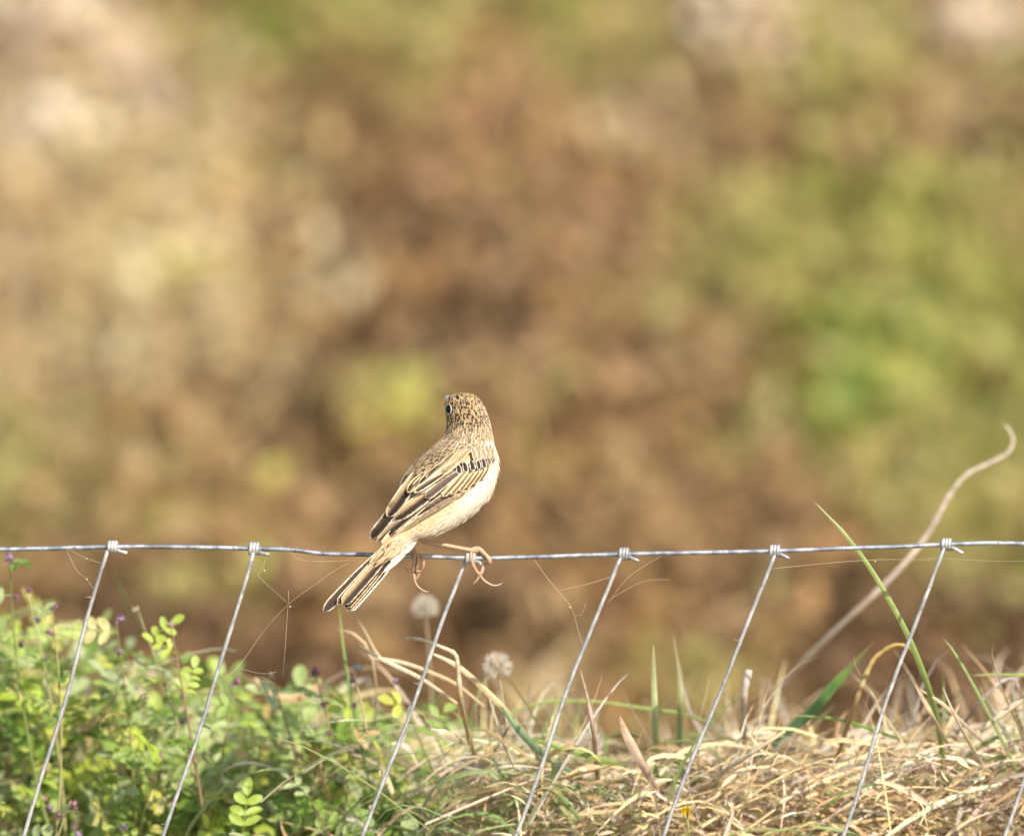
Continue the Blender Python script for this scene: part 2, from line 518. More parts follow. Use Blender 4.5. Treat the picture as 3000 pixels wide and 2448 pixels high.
def build_bank():
    mbs = {k: MB() for k in SPEC}
    # denser inside the view, thinner beside it
    for (x0, x1, y0, y1, n) in ((-150, 3150, -200, 2250, 1500), (-2200, -150, -300, 2250, 420), (3150, 5200, -300, 2250, 420)):
        m = int(math.sqrt(n * (x1 - x0) / (y1 - y0)))
        k = n // m
        for i in range(m):
            for j in range(k):
                px = x0 + (i + random.random()) / m * (x1 - x0)
                py = y0 + (j + random.random()) / k * (y1 - y0)
                g = bank_point(px, py + 60)
                r = random.uniform(.020, .042)
                h = random.uniform(.01, .05)
                c = Vector((g.x, g.y, ground(g.x, g.y) + r * .5 + h))
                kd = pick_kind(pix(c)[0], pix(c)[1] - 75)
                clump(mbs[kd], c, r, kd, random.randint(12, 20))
    # long dead stalks leaning over the bank
    for i in range(420):
        x, y = random.uniform(-1.1, 1.1), random.uniform(2.3, 5.6)
        g = Vector((x, y, ground(x, y)))
        L = random.uniform(.10, .28)
        d = Vector((random.uniform(-.6, .6), random.uniform(-.3, .3), 1)).normalized()
        e = g + d * L
        kd = pick_kind(*pix(g + d * L * .6))
        if kd in ('dark', 'deep'):
            kd = 'brown'
        col = jit(random.choice(SPEC[kd]['pal']))
        mbs[kd].tube([g, g.lerp(e, .5) + rvec() * L * .06, e + Vector((random.uniform(-.05, .05), 0, -.01))], [.0040, .0032, .0014], 4, col, sub=3, cap=False)
        for k in range(4):
            q = g.lerp(e, random.uniform(.4, 1))
            leaf(mbs[kd], q, rvec(), rvec() + Vector((0, -.4, .6)), .03, .014, jit(col), .5)
    # taller weeds up the slope beyond the top of the picture
    for i in range(260):
        x, y = random.uniform(-2.6, 2.6), random.uniform(7.0, 9.5)
        c = Vector((x, y, ground(x, y) + random.uniform(.03, .12)))
        kd = random.choice(['brown', 'olive', 'straw', 'green', 'russet'])
        clump(mbs[kd], c, random.uniform(.04, .08), kd, 16)
    NAMES = {'brown': ('dry_brown_weeds', 'dull brown dead weeds covering the middle of the blurred bank'),
             'russet': ('russet_weeds', 'reddish brown dead leaves spread over the blurred bank behind the bird'),
             'dark': ('shade_dark_leaves', 'dark brown dead leaves coloured as shade in hollows of the blurred bank'),
             'straw': ('straw_grass', 'pale straw coloured dry grass on the left of the blurred bank'),
             'pale': ('bleached_litter', 'bleached pinkish cream litter in the upper left of the blurred bank'),
             'olive': ('olive_weeds', 'olive yellow half dry weeds along the upper right of the blurred bank'),
             'green': ('green_weeds', 'light green weeds growing on the right of the blurred bank'),
             'deep': ('deep_green_weeds', 'deep green weed leaves low on the right of the bank'),
             'yellow': ('yellow_leaves', 'yellow turning leaves dotted over the blurred bank behind the bird')}
    for k, mb in mbs.items():
        nm, lb = NAMES[k]
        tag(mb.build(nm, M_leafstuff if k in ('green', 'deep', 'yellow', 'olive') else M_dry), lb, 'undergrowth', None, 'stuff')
build_bank()


# ------------------------------------------------------------------ wire fence
WIRE = [(-2600, 1640), (-1400, 1612), (-600, 1622), (-130, 1612), (0, 1610), (150, 1605), (325, 1602), (500, 1602), (740, 1606), (850, 1610), (950, 1621), (1050, 1624), (1250, 1630),
        (1400, 1634), (1550, 1632), (1828, 1622), (2000, 1620), (2275, 1614), (2500, 1605), (2640, 1600), (2780, 1594), (2900, 1590), (3000, 1593), (3240, 1600), (3700, 1606), (4600, 1598), (5600, 1620)]
def wire_y(px):
    for (a, b), (c, d) in zip(WIRE, WIRE[1:]):
        if a <= px <= c:
            return b + (d - b) * (px - a) / (c - a)
    return 1610
def build_fence():
    root = empty('wire_fence', P(1500, 2500, 0))
    tag(root, 'galvanised wire fence with slanting stay wires knotted to its top wire', 'fence')
    mb = MB()
    pts, rad = smooth([P(x, y + random.uniform(-.8, .8), 0) for x, y in WIRE], [.00143] * len(WIRE), 8)
    mb.tube([p + Vector((0, 0, random.uniform(-.00008, .00008))) for p in pts], rad, 10)
    mb.build('top_wire', M_wire, root)
    mb = MB()
    lo = [P(x, y + 1150 + random.uniform(-3, 3), 0) for x, y in WIRE]
    mb.tube(lo, .0015, 8, sub=4)
    mb.build('lower_wire', M_wire, root)
    stays = [(-600, -870), (-130, -400), (322, 62), (737, 487), (1372, 1055), (1820, 1507), (2262, 1951), (2765, 2467), (3238, 2940), (3690, 3390)]
    for n, (xt, xb) in enumerate(stays):
        yt = wire_y(xt)
        slope = (xb - xt) / (2448 - yt - 10)
        mb = MB()
        pp, rr = [], []
        K = 40
        ph = random.random() * 6
        yend = wire_y(xt + slope * 1150) + 1152
        for i in range(K + 1):
            u = i / K
            y = yt + 8 + (yend - yt - 8) * u
            x = xt + 4 + slope * (y - yt)
            wob = 8 * math.sin(u * 5 + ph) + 3 * math.sin(u * 13 + ph * 2) * u * (1 - u) * 4 + random.uniform(-.5, .5)
            pp.append(P(x + wob, y, (-.0022 + .0015 * u) if xt != 1372 else .0025 - .003 * u))
            rr.append(.00127 * random.uniform(.93, 1.07))
        mb.tube(pp, rr, 8)
        st = mb.build('stay_wire', M_stay, root)
        # knot: the stay wire wound round the top wire, its cut end sticking out
        kb = MB()
        turns = 3.2
        kp = []
        for i in range(60):
            a = i / 59
            ang = -math.pi * .6 + a * turns * 2 * math.pi
            x = xt - 6 + a * 30
            c = P(x, wire_y(x), 0)
            kp.append(c + Vector((0, -math.cos(ang) * .0031, math.sin(ang) * .0031)))
        xe = xt + 30
        tail = (random.uniform(20, 27), random.uniform(5, 20)) if xt != 1372 else (8, 10)
        kp += [P(xe + 3, wire_y(xe) + 14, -.003), P(xe + tail[0] * .5, wire_y(xe) + 12 + tail[1] * .4, -.004), P(xe + tail[0], wire_y(xe) + 12 + tail[1] * .8, -.004)]
        kb.tube(kp, .00118, 7)
        kb.build('knot', M_stay, st)
        # scraps of dead fluff snagged on the wire
        for k in range(random.randint(1, 3)):
            i = random.randint(4, 30)
            q = pp[i]
            sb = MB()
            for m in range(5):
                d = rvec(1.5) * random.uniform(.0015, .004)
                sb.tube([q + rvec() * .0008, q + d * .6 + rvec() * .0006, q + d + rvec() * .001 + Vector((-.0008, -.001, 0))], [.00022, .00018, .0001], 3)
            sb.build('snagged_fibre', M_silk, st)
build_fence()

def build_silk():
    nets = [
        ('spider_silk', 'spider threads branching between the second stay wire and the bird tail', [
            [(640, 2000), (700, 1948), (775, 1850), (846, 1770), (930, 1705), (1007, 1655), (1083, 1630)],
            [(846, 1770), (800, 1725), (756, 1685), (770, 1665), (777, 1640), (760, 1612)], [(846, 1770), (838, 1850), (834, 1905), (828, 1974)], [(846, 1770), (842, 1730)],
            [(1083, 1637), (960, 1646), (880, 1640), (850, 1614)], [(690, 1952), (760, 1972), (810, 1965)]]),
        ('spider_silk', 'fine spider threads sagging between the bird and the fourth stay wire', [
            [(1565, 1634), (1600, 1690), (1634, 1726), (1665, 1772), (1680, 1798), (1696, 1850), (1708, 1890)], [(1634, 1727), (1710, 1710), (1788, 1688), (1808, 1680)],
            [(1680, 1798), (1705, 1800), (1718, 1770)], [(1774, 1770), (1830, 1700), (1900, 1650), (1950, 1622)], [(1780, 1760), (1880, 1706), (1960, 1700)]]),
        ('spider_silk', 'short spider thread beside the leftmost knotted stay wire', [
            [(190, 1606), (225, 1667), (250, 1690), (282, 1730)], [(196, 1606), (250, 1630), (305, 1650)]]),
        ('spider_silk', 'long faint spider threads strung below the wire at the right edge', [
            [(2256, 1665), (2400, 1650), (2560, 1638), (2735, 1636)], [(2700, 1630), (2850, 1642), (3020, 1642), (3240, 1610)]]),
    ]
    for nm, lb, lines in nets:
        root = None
        mb = MB()
        for ln in lines:
            pts = [P(x + random.uniform(-3, 3), y + random.uniform(-3, 3), -.001 + random.uniform(-.001, .001)) for x, y in ln]
            mb.tube(pts, [random.uniform(.00006, .00013) for _ in pts], 4, sub=4)
        for ln in lines[:2]:
            x, y = ln[len(ln) // 2]
            mb.ball(P(x + 4, y + 6, 0), .0006, nu=5, nv=4)
        tag(mb.build(nm, M_silk), lb, 'spider silk', 'spider threads on the fence')
build_silk()

# ------------------------------------------------------------------ the bird
U = 1.0 / 3.338                                 # one tracing unit in photograph pixels
UM = U / PPM                                    # ... in metres
def B(cx, cy, d=0.0):
    """Bird tracing units (right, down, away from camera) to world."""
    return P(1050 + cx * U, 1130 + cy * U, d * UM)

def mat_plumage():
    N = Nodes('plumage')
    uvn = N.n('ShaderNodeUVMap')
    sep = N.n('ShaderNodeSeparateXYZ')
    N.l(uvn.outputs[0], sep.inputs[0])
    u, v = sep.outputs[0], sep.outputs[1]
    par = N.n('ShaderNodeSeparateColor')
    N.l(N.attr('par'), par.inputs[0])           # red: fringe width, green: how far the paler vane reaches, blue: tip fringe length
    nz = N.noise(900, 3)
    av = N.math('ABSOLUTE', v)
    barb = N.math('SINE', N.math('MULTIPLY', N.math('SUBTRACT', u, N.math('MULTIPLY', av, 0.22)), 170))
    e_tip = N.math('DIVIDE', N.math('SUBTRACT', u, N.math('SUBTRACT', 1.0, par.outputs[2])), par.outputs[2])
    e = N.math('MAXIMUM', av, e_tip)
    e = N.math('ADD', e, N.math('MULTIPLY_ADD', nz, 0.5, -0.25))
    inner = N.math('SUBTRACT', 1.0, par.outputs[0])
    fr = N.step(e, N.math('SUBTRACT', inner, 0.20), N.math('ADD', inner, 0.13))
    vv = N.math('ADD', v, N.math('MULTIPLY_ADD', nz, 0.5, -0.25))
    md = N.math('MULTIPLY', N.step(vv, -0.25, 0.6), par.outputs[1])
    c = N.mix(md, N.attr('cc'), N.attr('mc'))
    c = N.mix(fr, c, N.attr('ec'))
    shaft = N.math('MULTIPLY', N.step(av, 0.10, 0.02), 0.35)
    c = N.mix(shaft, c, N.mix(1.0, N.attr('cc'), (0.6, 0.55, 0.5), 'MULTIPLY'))
    f = N.math('MULTIPLY_ADD', nz, 0.45, 0.78)
    c = N.mix(1.0, c, f, 'MULTIPLY')
    N.l(c, N.b.inputs['Base Color'])
    N.b.inputs['Roughness'].default_value = 0.62
    N.b.inputs['Specular IOR Level'].default_value = 0.12
    N.b.inputs['Sheen Weight'].default_value = 0.0
    N.bump(barb, 0.25, 0.0002)
    return N.m
M_plume = mat_plumage()
M_body = mat_plain('downy_skin', (0.60, 0.47, 0.31), 0.8, 0.2, 0, 600, 0.2)

BUFF = (0.62, 0.44, 0.23); CREAM = (0.72, 0.58, 0.38); WHITE = (0.78, 0.69, 0.54)
DARK = (0.044, 0.029, 0.021); BROWN = (0.16, 0.10, 0.062); SAND = (0.50, 0.36, 0.19); WARM = (0.70, 0.48, 0.22)

# silhouette pairs along the body from tail root to crown: left, right, depth centre, depth scale
ST = [((190, 1690), (345, 1700), -470, .75), ((205, 1600), (455, 1610), -440, .8), ((250, 1490), (575, 1495), -400, .85), ((325, 1330), (765, 1452), -330, .92),
      ((395, 1150), (955, 1362), -235, .98), ((430, 1000), (1135, 1232), -130, 1.0), ((495, 862), (1270, 1088), -20, 1.0), ((568, 762), (1335, 930), 70, 1.0),
      ((664, 662), (1357, 780), 150, 1.0), ((765, 575), (1344, 655), 205, 1.0), ((838, 502), (1318, 548), 235, 1.0), ((862, 435), (1300, 450), 245, .98),
      ((872, 350), (1272, 330), 245, .98), ((858, 250), (1232, 232), 240, 1.0), ((860, 168), (1192, 158), 235, 1.02), ((888, 112), (1140, 106), 232, 1.05), ((935, 90), (1090, 86), 231, 1.05), ((1000, 81), (1040, 80), 230, 1.05)]
NT = 40
def ring_at(s):
    i = min(int(s), len(ST) - 2)
    f = s - i
    def cr(a, b, c, d):
        return 0.5 * ((2 * b) + (c - a) * f + (2 * a - 5 * b + 4 * c - d) * f * f + (3 * b - a - 3 * c + d) * f ** 3)
    g = [ST[max(i - 1, 0)], ST[i], ST[i + 1], ST[min(i + 2, len(ST) - 1)]]
    L = Vector([cr(*[q[0][k] for q in g]) for k in (0, 1)])
    Rr = Vector([cr(*[q[1][k] for q in g]) for k in (0, 1)])
    return L, Rr, cr(*[q[2] for q in g]), cr(*[q[3] for q in g])
def body_pt(s, a):
    """a: angle round the body, 0 = right edge, 90 = towards the camera, 180 = left edge."""
    L, Rr, y, k = ring_at(s)
    c = (L + Rr) / 2
    h = (Rr - L) / 2
    ca, sa = math.cos(a), math.sin(a)
    return B(c.x + h.x * ca, c.y + h.y * ca, y - h.length * k * sa)

def build_body():
    mb = MB()
    NS = 64
    vs, fs = [], []
    for j in range(NS + 1):
        s = j / NS * (len(ST) - 1)
        for k in range(NT):
            vs.append(body_pt(s, 2 * math.pi * k / NT))
    for j in range(NS):
        for k in range(NT):
            k2 = (k + 1) % NT
            fs.append((j * NT + k, j * NT + k2, (j + 1) * NT + k2, (j + 1) * NT + k))
    fs.append(tuple(range(NT)))
    fs.append(tuple(range(NS * NT + NT - 1, NS * NT - 1, -1)))
    mb.add(vs, fs)
    return mb

bird = empty('bird', B(1000, 1700, 0))
tag(bird, 'small streaked brown bird with cream belly perched on the top wire', 'bird')
body_mb = build_body()
body = body_mb.build('body', M_body, bird)
bvh_body = BVHTree.FromPolygons([Vector(v) for v in body_mb.v], body_mb.f)

def cast(bvh, cx, cy):
    p = B(cx, cy, 0)
    d = (p - CAM).normalized()
    h = bvh.ray_cast(p - d * 0.4, d, 1.0)
    if h[0] is None:
        return None
    return (h[0].y) / UM

# folded wing nearest the camera: a thin lens lying on the body; upper edge, lower edge, thickness
WG = [((1215, 640), (1300, 690)), ((1160, 700), (1335, 775)), ((1000, 780), (1245, 915)), ((820, 850), (1010, 1090)), ((620, 920), (780, 1235)), ((440, 1005), (580, 1345)),
      ((318, 1155), (430, 1432)), ((215, 1305), (300, 1488)), ((140, 1425), (200, 1522)), ((108, 1478), (135, 1500))]
def build_wing():
    mb = MB()
    n = 14
    rows = []
    mids = []
    for (a, b) in WG:
        m = ((a[0] + b[0]) / 2, (a[1] + b[1]) / 2)
        mids.append(cast(bvh_body, *m))
    # beyond the body the wing carries on along the line of its last stations
    for i in range(len(mids)):
        if mids[i] is None or i > 6:
            mids[i] = mids[i - 1] + (mids[i - 1] - mids[i - 2]) * .8
    for i, (a, b) in enumerate(WG):
        row = []
        for k in range(n + 1):
            f = k / n
            x, y = a[0] + (b[0] - a[0]) * f, a[1] + (b[1] - a[1]) * f
            d = cast(bvh_body, x, y)
            lim = mids[i] + 90 * abs(2 * f - 1) ** 2
            d = lim if d is None else min(d, lim)
            t = 26 * math.sqrt(max(0, 1 - (2 * f - 1) ** 2)) + 4
            if i in (0, len(WG) - 1):
                t *= .4
            row.append((x, y, d - t))
        rows.append(row)
    vs, fs = [], []
    for row in rows:
        vs += [B(*q) for q in row]
    m = n + 1
    o = len(vs)
    for row in rows:
        vs += [B(q[0], q[1], q[2] + 34) for q in row]
    for i in range(len(rows) - 1):
        for k in range(n):
            fs.append((i * m + k, i * m + k + 1, (i + 1) * m + k + 1, (i + 1) * m + k))
            fs.append((o + i * m + k, o + (i + 1) * m + k, o + (i + 1) * m + k + 1, o + i * m + k + 1))
        fs.append((i * m, (i + 1) * m, o + (i + 1) * m, o + i * m))
        fs.append((i * m + n, o + i * m + n, o + (i + 1) * m + n, (i + 1) * m + n))
    mb.add(vs, fs)
    return mb
wing_mb = build_wing()
wing = wing_mb.build('wing', M_body, bird)
_o = len(body_mb.v)
bvh_all = BVHTree.FromPolygons([Vector(v) for v in body_mb.v + wing_mb.v], body_mb.f + [tuple(i + _o for i in f) for f in wing_mb.f])

def feather(name, parent, line, hw, layer, cc, ec, mc=None, fr=.22, md=0.0, tipf=.12, blunt=.82, flip=False, depth=None, nu=14, nv=6, lift=10, camber=.22, base_w=.55):
    """One vaned feather along a traced line (base to tip), laid over the body; returns its object."""
    mc = mc or cc
    pts = [Vector((p[0], p[1], 0)) for p in line]
    if len(pts) == 2:
        pts.insert(1, (pts[0] + pts[1]) / 2 + (pts[1] - pts[0]).cross(Vector((0, 0, 1))) * 0.03)
    sm, _ = smooth(pts, [1] * len(pts), 8)
    acc = [0]
    for a, b in zip(sm, sm[1:]):
        acc.append(acc[-1] + (b - a).length)
    def at(t):
        t *= acc[-1]
        for i in range(len(sm) - 1):
            if acc[i + 1] >= t:
                f = (t - acc[i]) / max(1e-6, acc[i + 1] - acc[i])
                return sm[i].lerp(sm[i + 1], f), (sm[i + 1] - sm[i]).normalized()
        return sm[-1], (sm[-1] - sm[-2]).normalized()
    cen, dep = [], []
    for i in range(nu + 1):
        c, t = at(i / nu)
        cen.append((c, t))
        dep.append(depth(i / nu) if depth else cast(bvh_all, c.x, c.y))
    for i in range(nu + 1):
        if dep[i] is None:
            if i >= 2 and dep[i - 1] is not None and dep[i - 2] is not None:
                dep[i] = dep[i - 1] + (dep[i - 1] - dep[i - 2]) * .9
            else:
                nx = [q for q in dep if q is not None]
                dep[i] = nx[0] if nx else 0
    for _ in range(2):
        dep = [dep[0]] + [(dep[i - 1] + 2 * dep[i] + dep[i + 1]) / 4 for i in range(1, nu)] + [dep[-1]]
    vs, fs, uv = [], [], []
    for i in range(nu + 1):
        u = i / nu
        c, t = cen[i]
        s = Vector((-t.y, t.x, 0))
        k = base_w + (1 - base_w) * min(1, u / .4)
        if u > blunt:
            k *= math.sqrt(max(0, 1 - ((u - blunt) / (1 - blunt)) ** 2))
        for j in range(nv + 1):
            v = -1 + 2 * j / nv
            q = c + s * (v * hw * k)
            d0 = None if depth else cast(bvh_all, q.x, q.y)
            dd = dep[i] if d0 is None else max(dep[i] - hw * .9, min(dep[i] + hw * .9, d0))
            dd = dd - layer * 4 - lift * (.3 + .7 * u) - camber * hw * k * (1 - v * v)
            vs.append(B(q.x, q.y, dd))
            uv.append((u, -v if flip else v))
    m = nv + 1
    for i in range(nu):
        for j in range(nv):
            fs.append((i * m + j, i * m + j + 1, (i + 1) * m + j + 1, (i + 1) * m + j))
    mb = MB()
    mb.add(vs, fs, None, uv, cc=jit(cc, .1), ec=jit(ec, .06), mc=mc, par=(fr * .85, md, tipf))
    return mb.build(name, M_plume, parent)

# ---- small contour feathers over the whole body
DORSAL = R(127)
def contour():
    head, back, belly = MB(), MB(), MB()
    smax = len(ST) - 1
    def put(mb, s, a, L, W, cc, ec, fr, tipf, lift):
        p = body_pt(s, a)
        q = body_pt(max(0, s - .12), a)
        d = (q - p).normalized()
        if s < .2:
            d = (body_pt(0, a) - body_pt(.2, a)).normalized()
        e = (body_pt(s, a + .03) - body_pt(s, a - .03)).normalized()
        n = d.cross(e).normalized()
        cn = body_pt(s, a) - (body_pt(s, 0) + body_pt(s, math.pi)) / 2
        if n.dot(cn) < 0:
            n = -n
        if s > 13.6:
            d = Vector((.35, -.8, -.5))
            d = (d - n * d.dot(n)).normalized()
            e = n.cross(d)
        d = (d + e * random.uniform(-.16, .16)).normalized()
        e = n.cross(d)
        L, W = L * UM, W * UM
        vs, uv, fs = [], [], []
        NU, NV = 5, 4
        for i in range(NU + 1):
            u = i / NU
            k = (.55 + .45 * min(1, u / .4)) * (math.sqrt(max(0, 1 - ((u - .6) / .4) ** 2)) if u > .6 else 1)
            for j in range(NV + 1):
                v = -1 + 2 * j / NV
                t = p + d * (L * (u - .35)) + e * (v * W * k)
                h = bvh_body.find_nearest(t)
                nn = h[1] if h[1].dot(n) > 0 else -h[1]
                t = h[0] + nn * (UM * (2 + lift * u + 3 * (1 - v * v)))
                vs.append(t); uv.append((u, v))
        m = NV + 1
        for i in range(NU):
            for j in range(NV):
                fs.append((i * m + j, i * m + j + 1, (i + 1) * m + j + 1, (i + 1) * m + j))
        mb.add(vs, fs, None, uv, cc=jit(cc, .15), ec=jit(ec, .1), mc=jit(cc, .1), par=(fr, 0, tipf))
    def lerp(a, b, t):
        t = min(1, max(0, t))
        return tuple(x + (y - x) * t for x, y in zip(a, b))
    s = 14.1
    row = 0
    while s > .1:
        L0, R0, _, _ = ring_at(s)
        hw = (R0 - L0).length / 2
        i0 = max(0, s - .5); i1 = min(smax, s + .5)
        mid = lambda t: (ring_at(t)[0] + ring_at(t)[1]) / 2
        dl = (mid(i1) - mid(i0)).length / (i1 - i0)
        is_head = s > 10.2
        fl = 84 if is_head else (112 if s > 7 else 124)
        fw = 22 if is_head else 26
        n = max(6, int(2 * math.pi * hw / (fw * 1.25)))
        for k in range(n):
            a = 2 * math.pi * (k + .5 * (row % 2) + random.uniform(-.25, .25)) / n
            da = abs((a - DORSAL + math.pi) % (2 * math.pi) - math.pi)      # 0 on the back, pi on the belly
            ss = s + random.uniform(-.05, .05)
            if is_head:
                # crown and cheeks boldly streaked, nape and neck side paler
                neck = sstep(12.4, 10.2, s)
                right = sstep(1.15, .35, a if a < math.pi else 2 * math.pi - a)
                cc = lerp(DARK, (.30, .21, .13), neck * .8 + right * .4)
                if random.random() < .22 + .3 * neck:
                    cc = lerp(BROWN, SAND, .5)
                ec = lerp((.60, .43, .21), (.66, .54, .36), neck)
                ec = lerp(ec, CREAM, right)
                if da > R(115) and s < 13.4:
                    cc, ec = lerp(CREAM, SAND, random.random() * .5), CREAM
                put(head, ss, a, fl * random.uniform(.8, 1.15), fw * random.uniform(.85, 1.1), cc, ec, random.uniform(.30, .50), .24, 5)
            elif da < (R(78) if a > DORSAL else R(40 + 38 * sstep(8.2, 9.6, s))) and s > (2.6 if a > DORSAL else 4.6):
                up = sstep(7.5, 10.5, s)
                cc = lerp(DARK, (.30, .21, .12), up * .7)
                if random.random() < .25 + .4 * up:
                    cc = lerp(BROWN, SAND, random.random() * .6)
                ec = lerp((.50, .36, .18), (.58, .46, .29), up)
                put(back, ss, a, fl * random.uniform(.85, 1.15), fw * random.uniform(.9, 1.15), cc, ec, random.uniform(.36, .56), .22, 9)
            else:
                # flank buff turning to a clean cream-white belly
                t = sstep(R(78), R(112), da) if a > DORSAL else sstep(R(52), R(84), da)
                f2 = sstep(5.2, 2.2, s)
                base = lerp(lerp(SAND, WARM, .5), WHITE, t)
                base = lerp(base, (.74, .56, .33), f2 * .5 * (1 - sstep(R(120), R(150), da)))
                if s < 2.2:
                    base = lerp(WHITE, (.55, .40, .22), sstep(R(95), R(55), da))
                if s > 8.6:
                    base = lerp(base, (.72, .58, .38), .35)
                put(belly, ss, a, fl * 1.35, fw * 1.5, jit(base, .05), jit(lerp(base, WHITE, .35), .04), .4, .4, 4)
        s -= (fl * .36) / dl
        row += 1
    # crown: feathers running back from the bill
    for i in range(230):
        s = 13.9 + (smax - 13.95) * random.random() ** 1.25
        a = random.uniform(0, 2 * math.pi)
        right = sstep(.6, .1, a if a < math.pi else 2 * math.pi - a) * sstep(16, 14, s)
        cc = DARK if random.random() < .72 else lerp(BROWN, SAND, random.random())
        put(head, s, a, 88 * random.uniform(.8, 1.1), 22 * random.uniform(.85, 1.15), cc, lerp((.62, .43, .19), CREAM, right), random.uniform(.26, .44), .28, 6 + random.random() * 5)
    # loose barbs that soften the outline of the belly, flank, neck and crown
    def barb(mb, s, a, L, col):
        p = body_pt(s, a)
        d = (body_pt(max(.05, s - .15), a) - body_pt(min(smax, s + .05), a)).normalized()
        c0 = (body_pt(s, 0) + body_pt(s, math.pi)) / 2
        n = (p - c0).normalized()
        p = p + n * (UM * 6)
        e = p + (d + rvec() * .25).normalized() * (L * UM) + n * (UM * random.uniform(2, 16))
        m = p.lerp(e, .5) + n * (UM * 3)
        o = len(mb.v)
        mb.tube([p, m, e], [UM * 2.2, UM * 1.8, UM * .6], 3, None, cap=False)
        k = len(mb.v) - o
        mb.uv += [(.5, .3)] * k
        for nm_, vv in (('cc', col), ('ec', col), ('mc', col), ('par', (.2, 0, .1))):
            mb.extra[nm_] += [tuple(vv) + (1,)] * k
    for i in range(1500):
        barb(belly, random.uniform(1.2, 9.5), random.uniform(-1.9, R(70)), random.uniform(40, 90), jit(lerp(WHITE, WARM, random.random() * .3), .06))
    for i in range(500):
        barb(head, random.uniform(9.6, 15.6), random.uniform(0, 2 * math.pi), random.uniform(22, 45), jit(random.choice([(.58, .42, .22), (.60, .46, .28), (.2, .14, .09)]), .15))
    for i in range(300):
        barb(back, random.uniform(5, 9.5), random.uniform(R(100), R(185)), random.uniform(30, 60), jit(random.choice([(.50, .36, .19), (.2, .14, .09)]), .15))
    for mb, nm in ((head, 'head_plumage'), (back, 'back_plumage'), (belly, 'belly_plumage')):
        tag(mb.build(nm, M_plume, body), None, None, None, 'stuff')
contour()

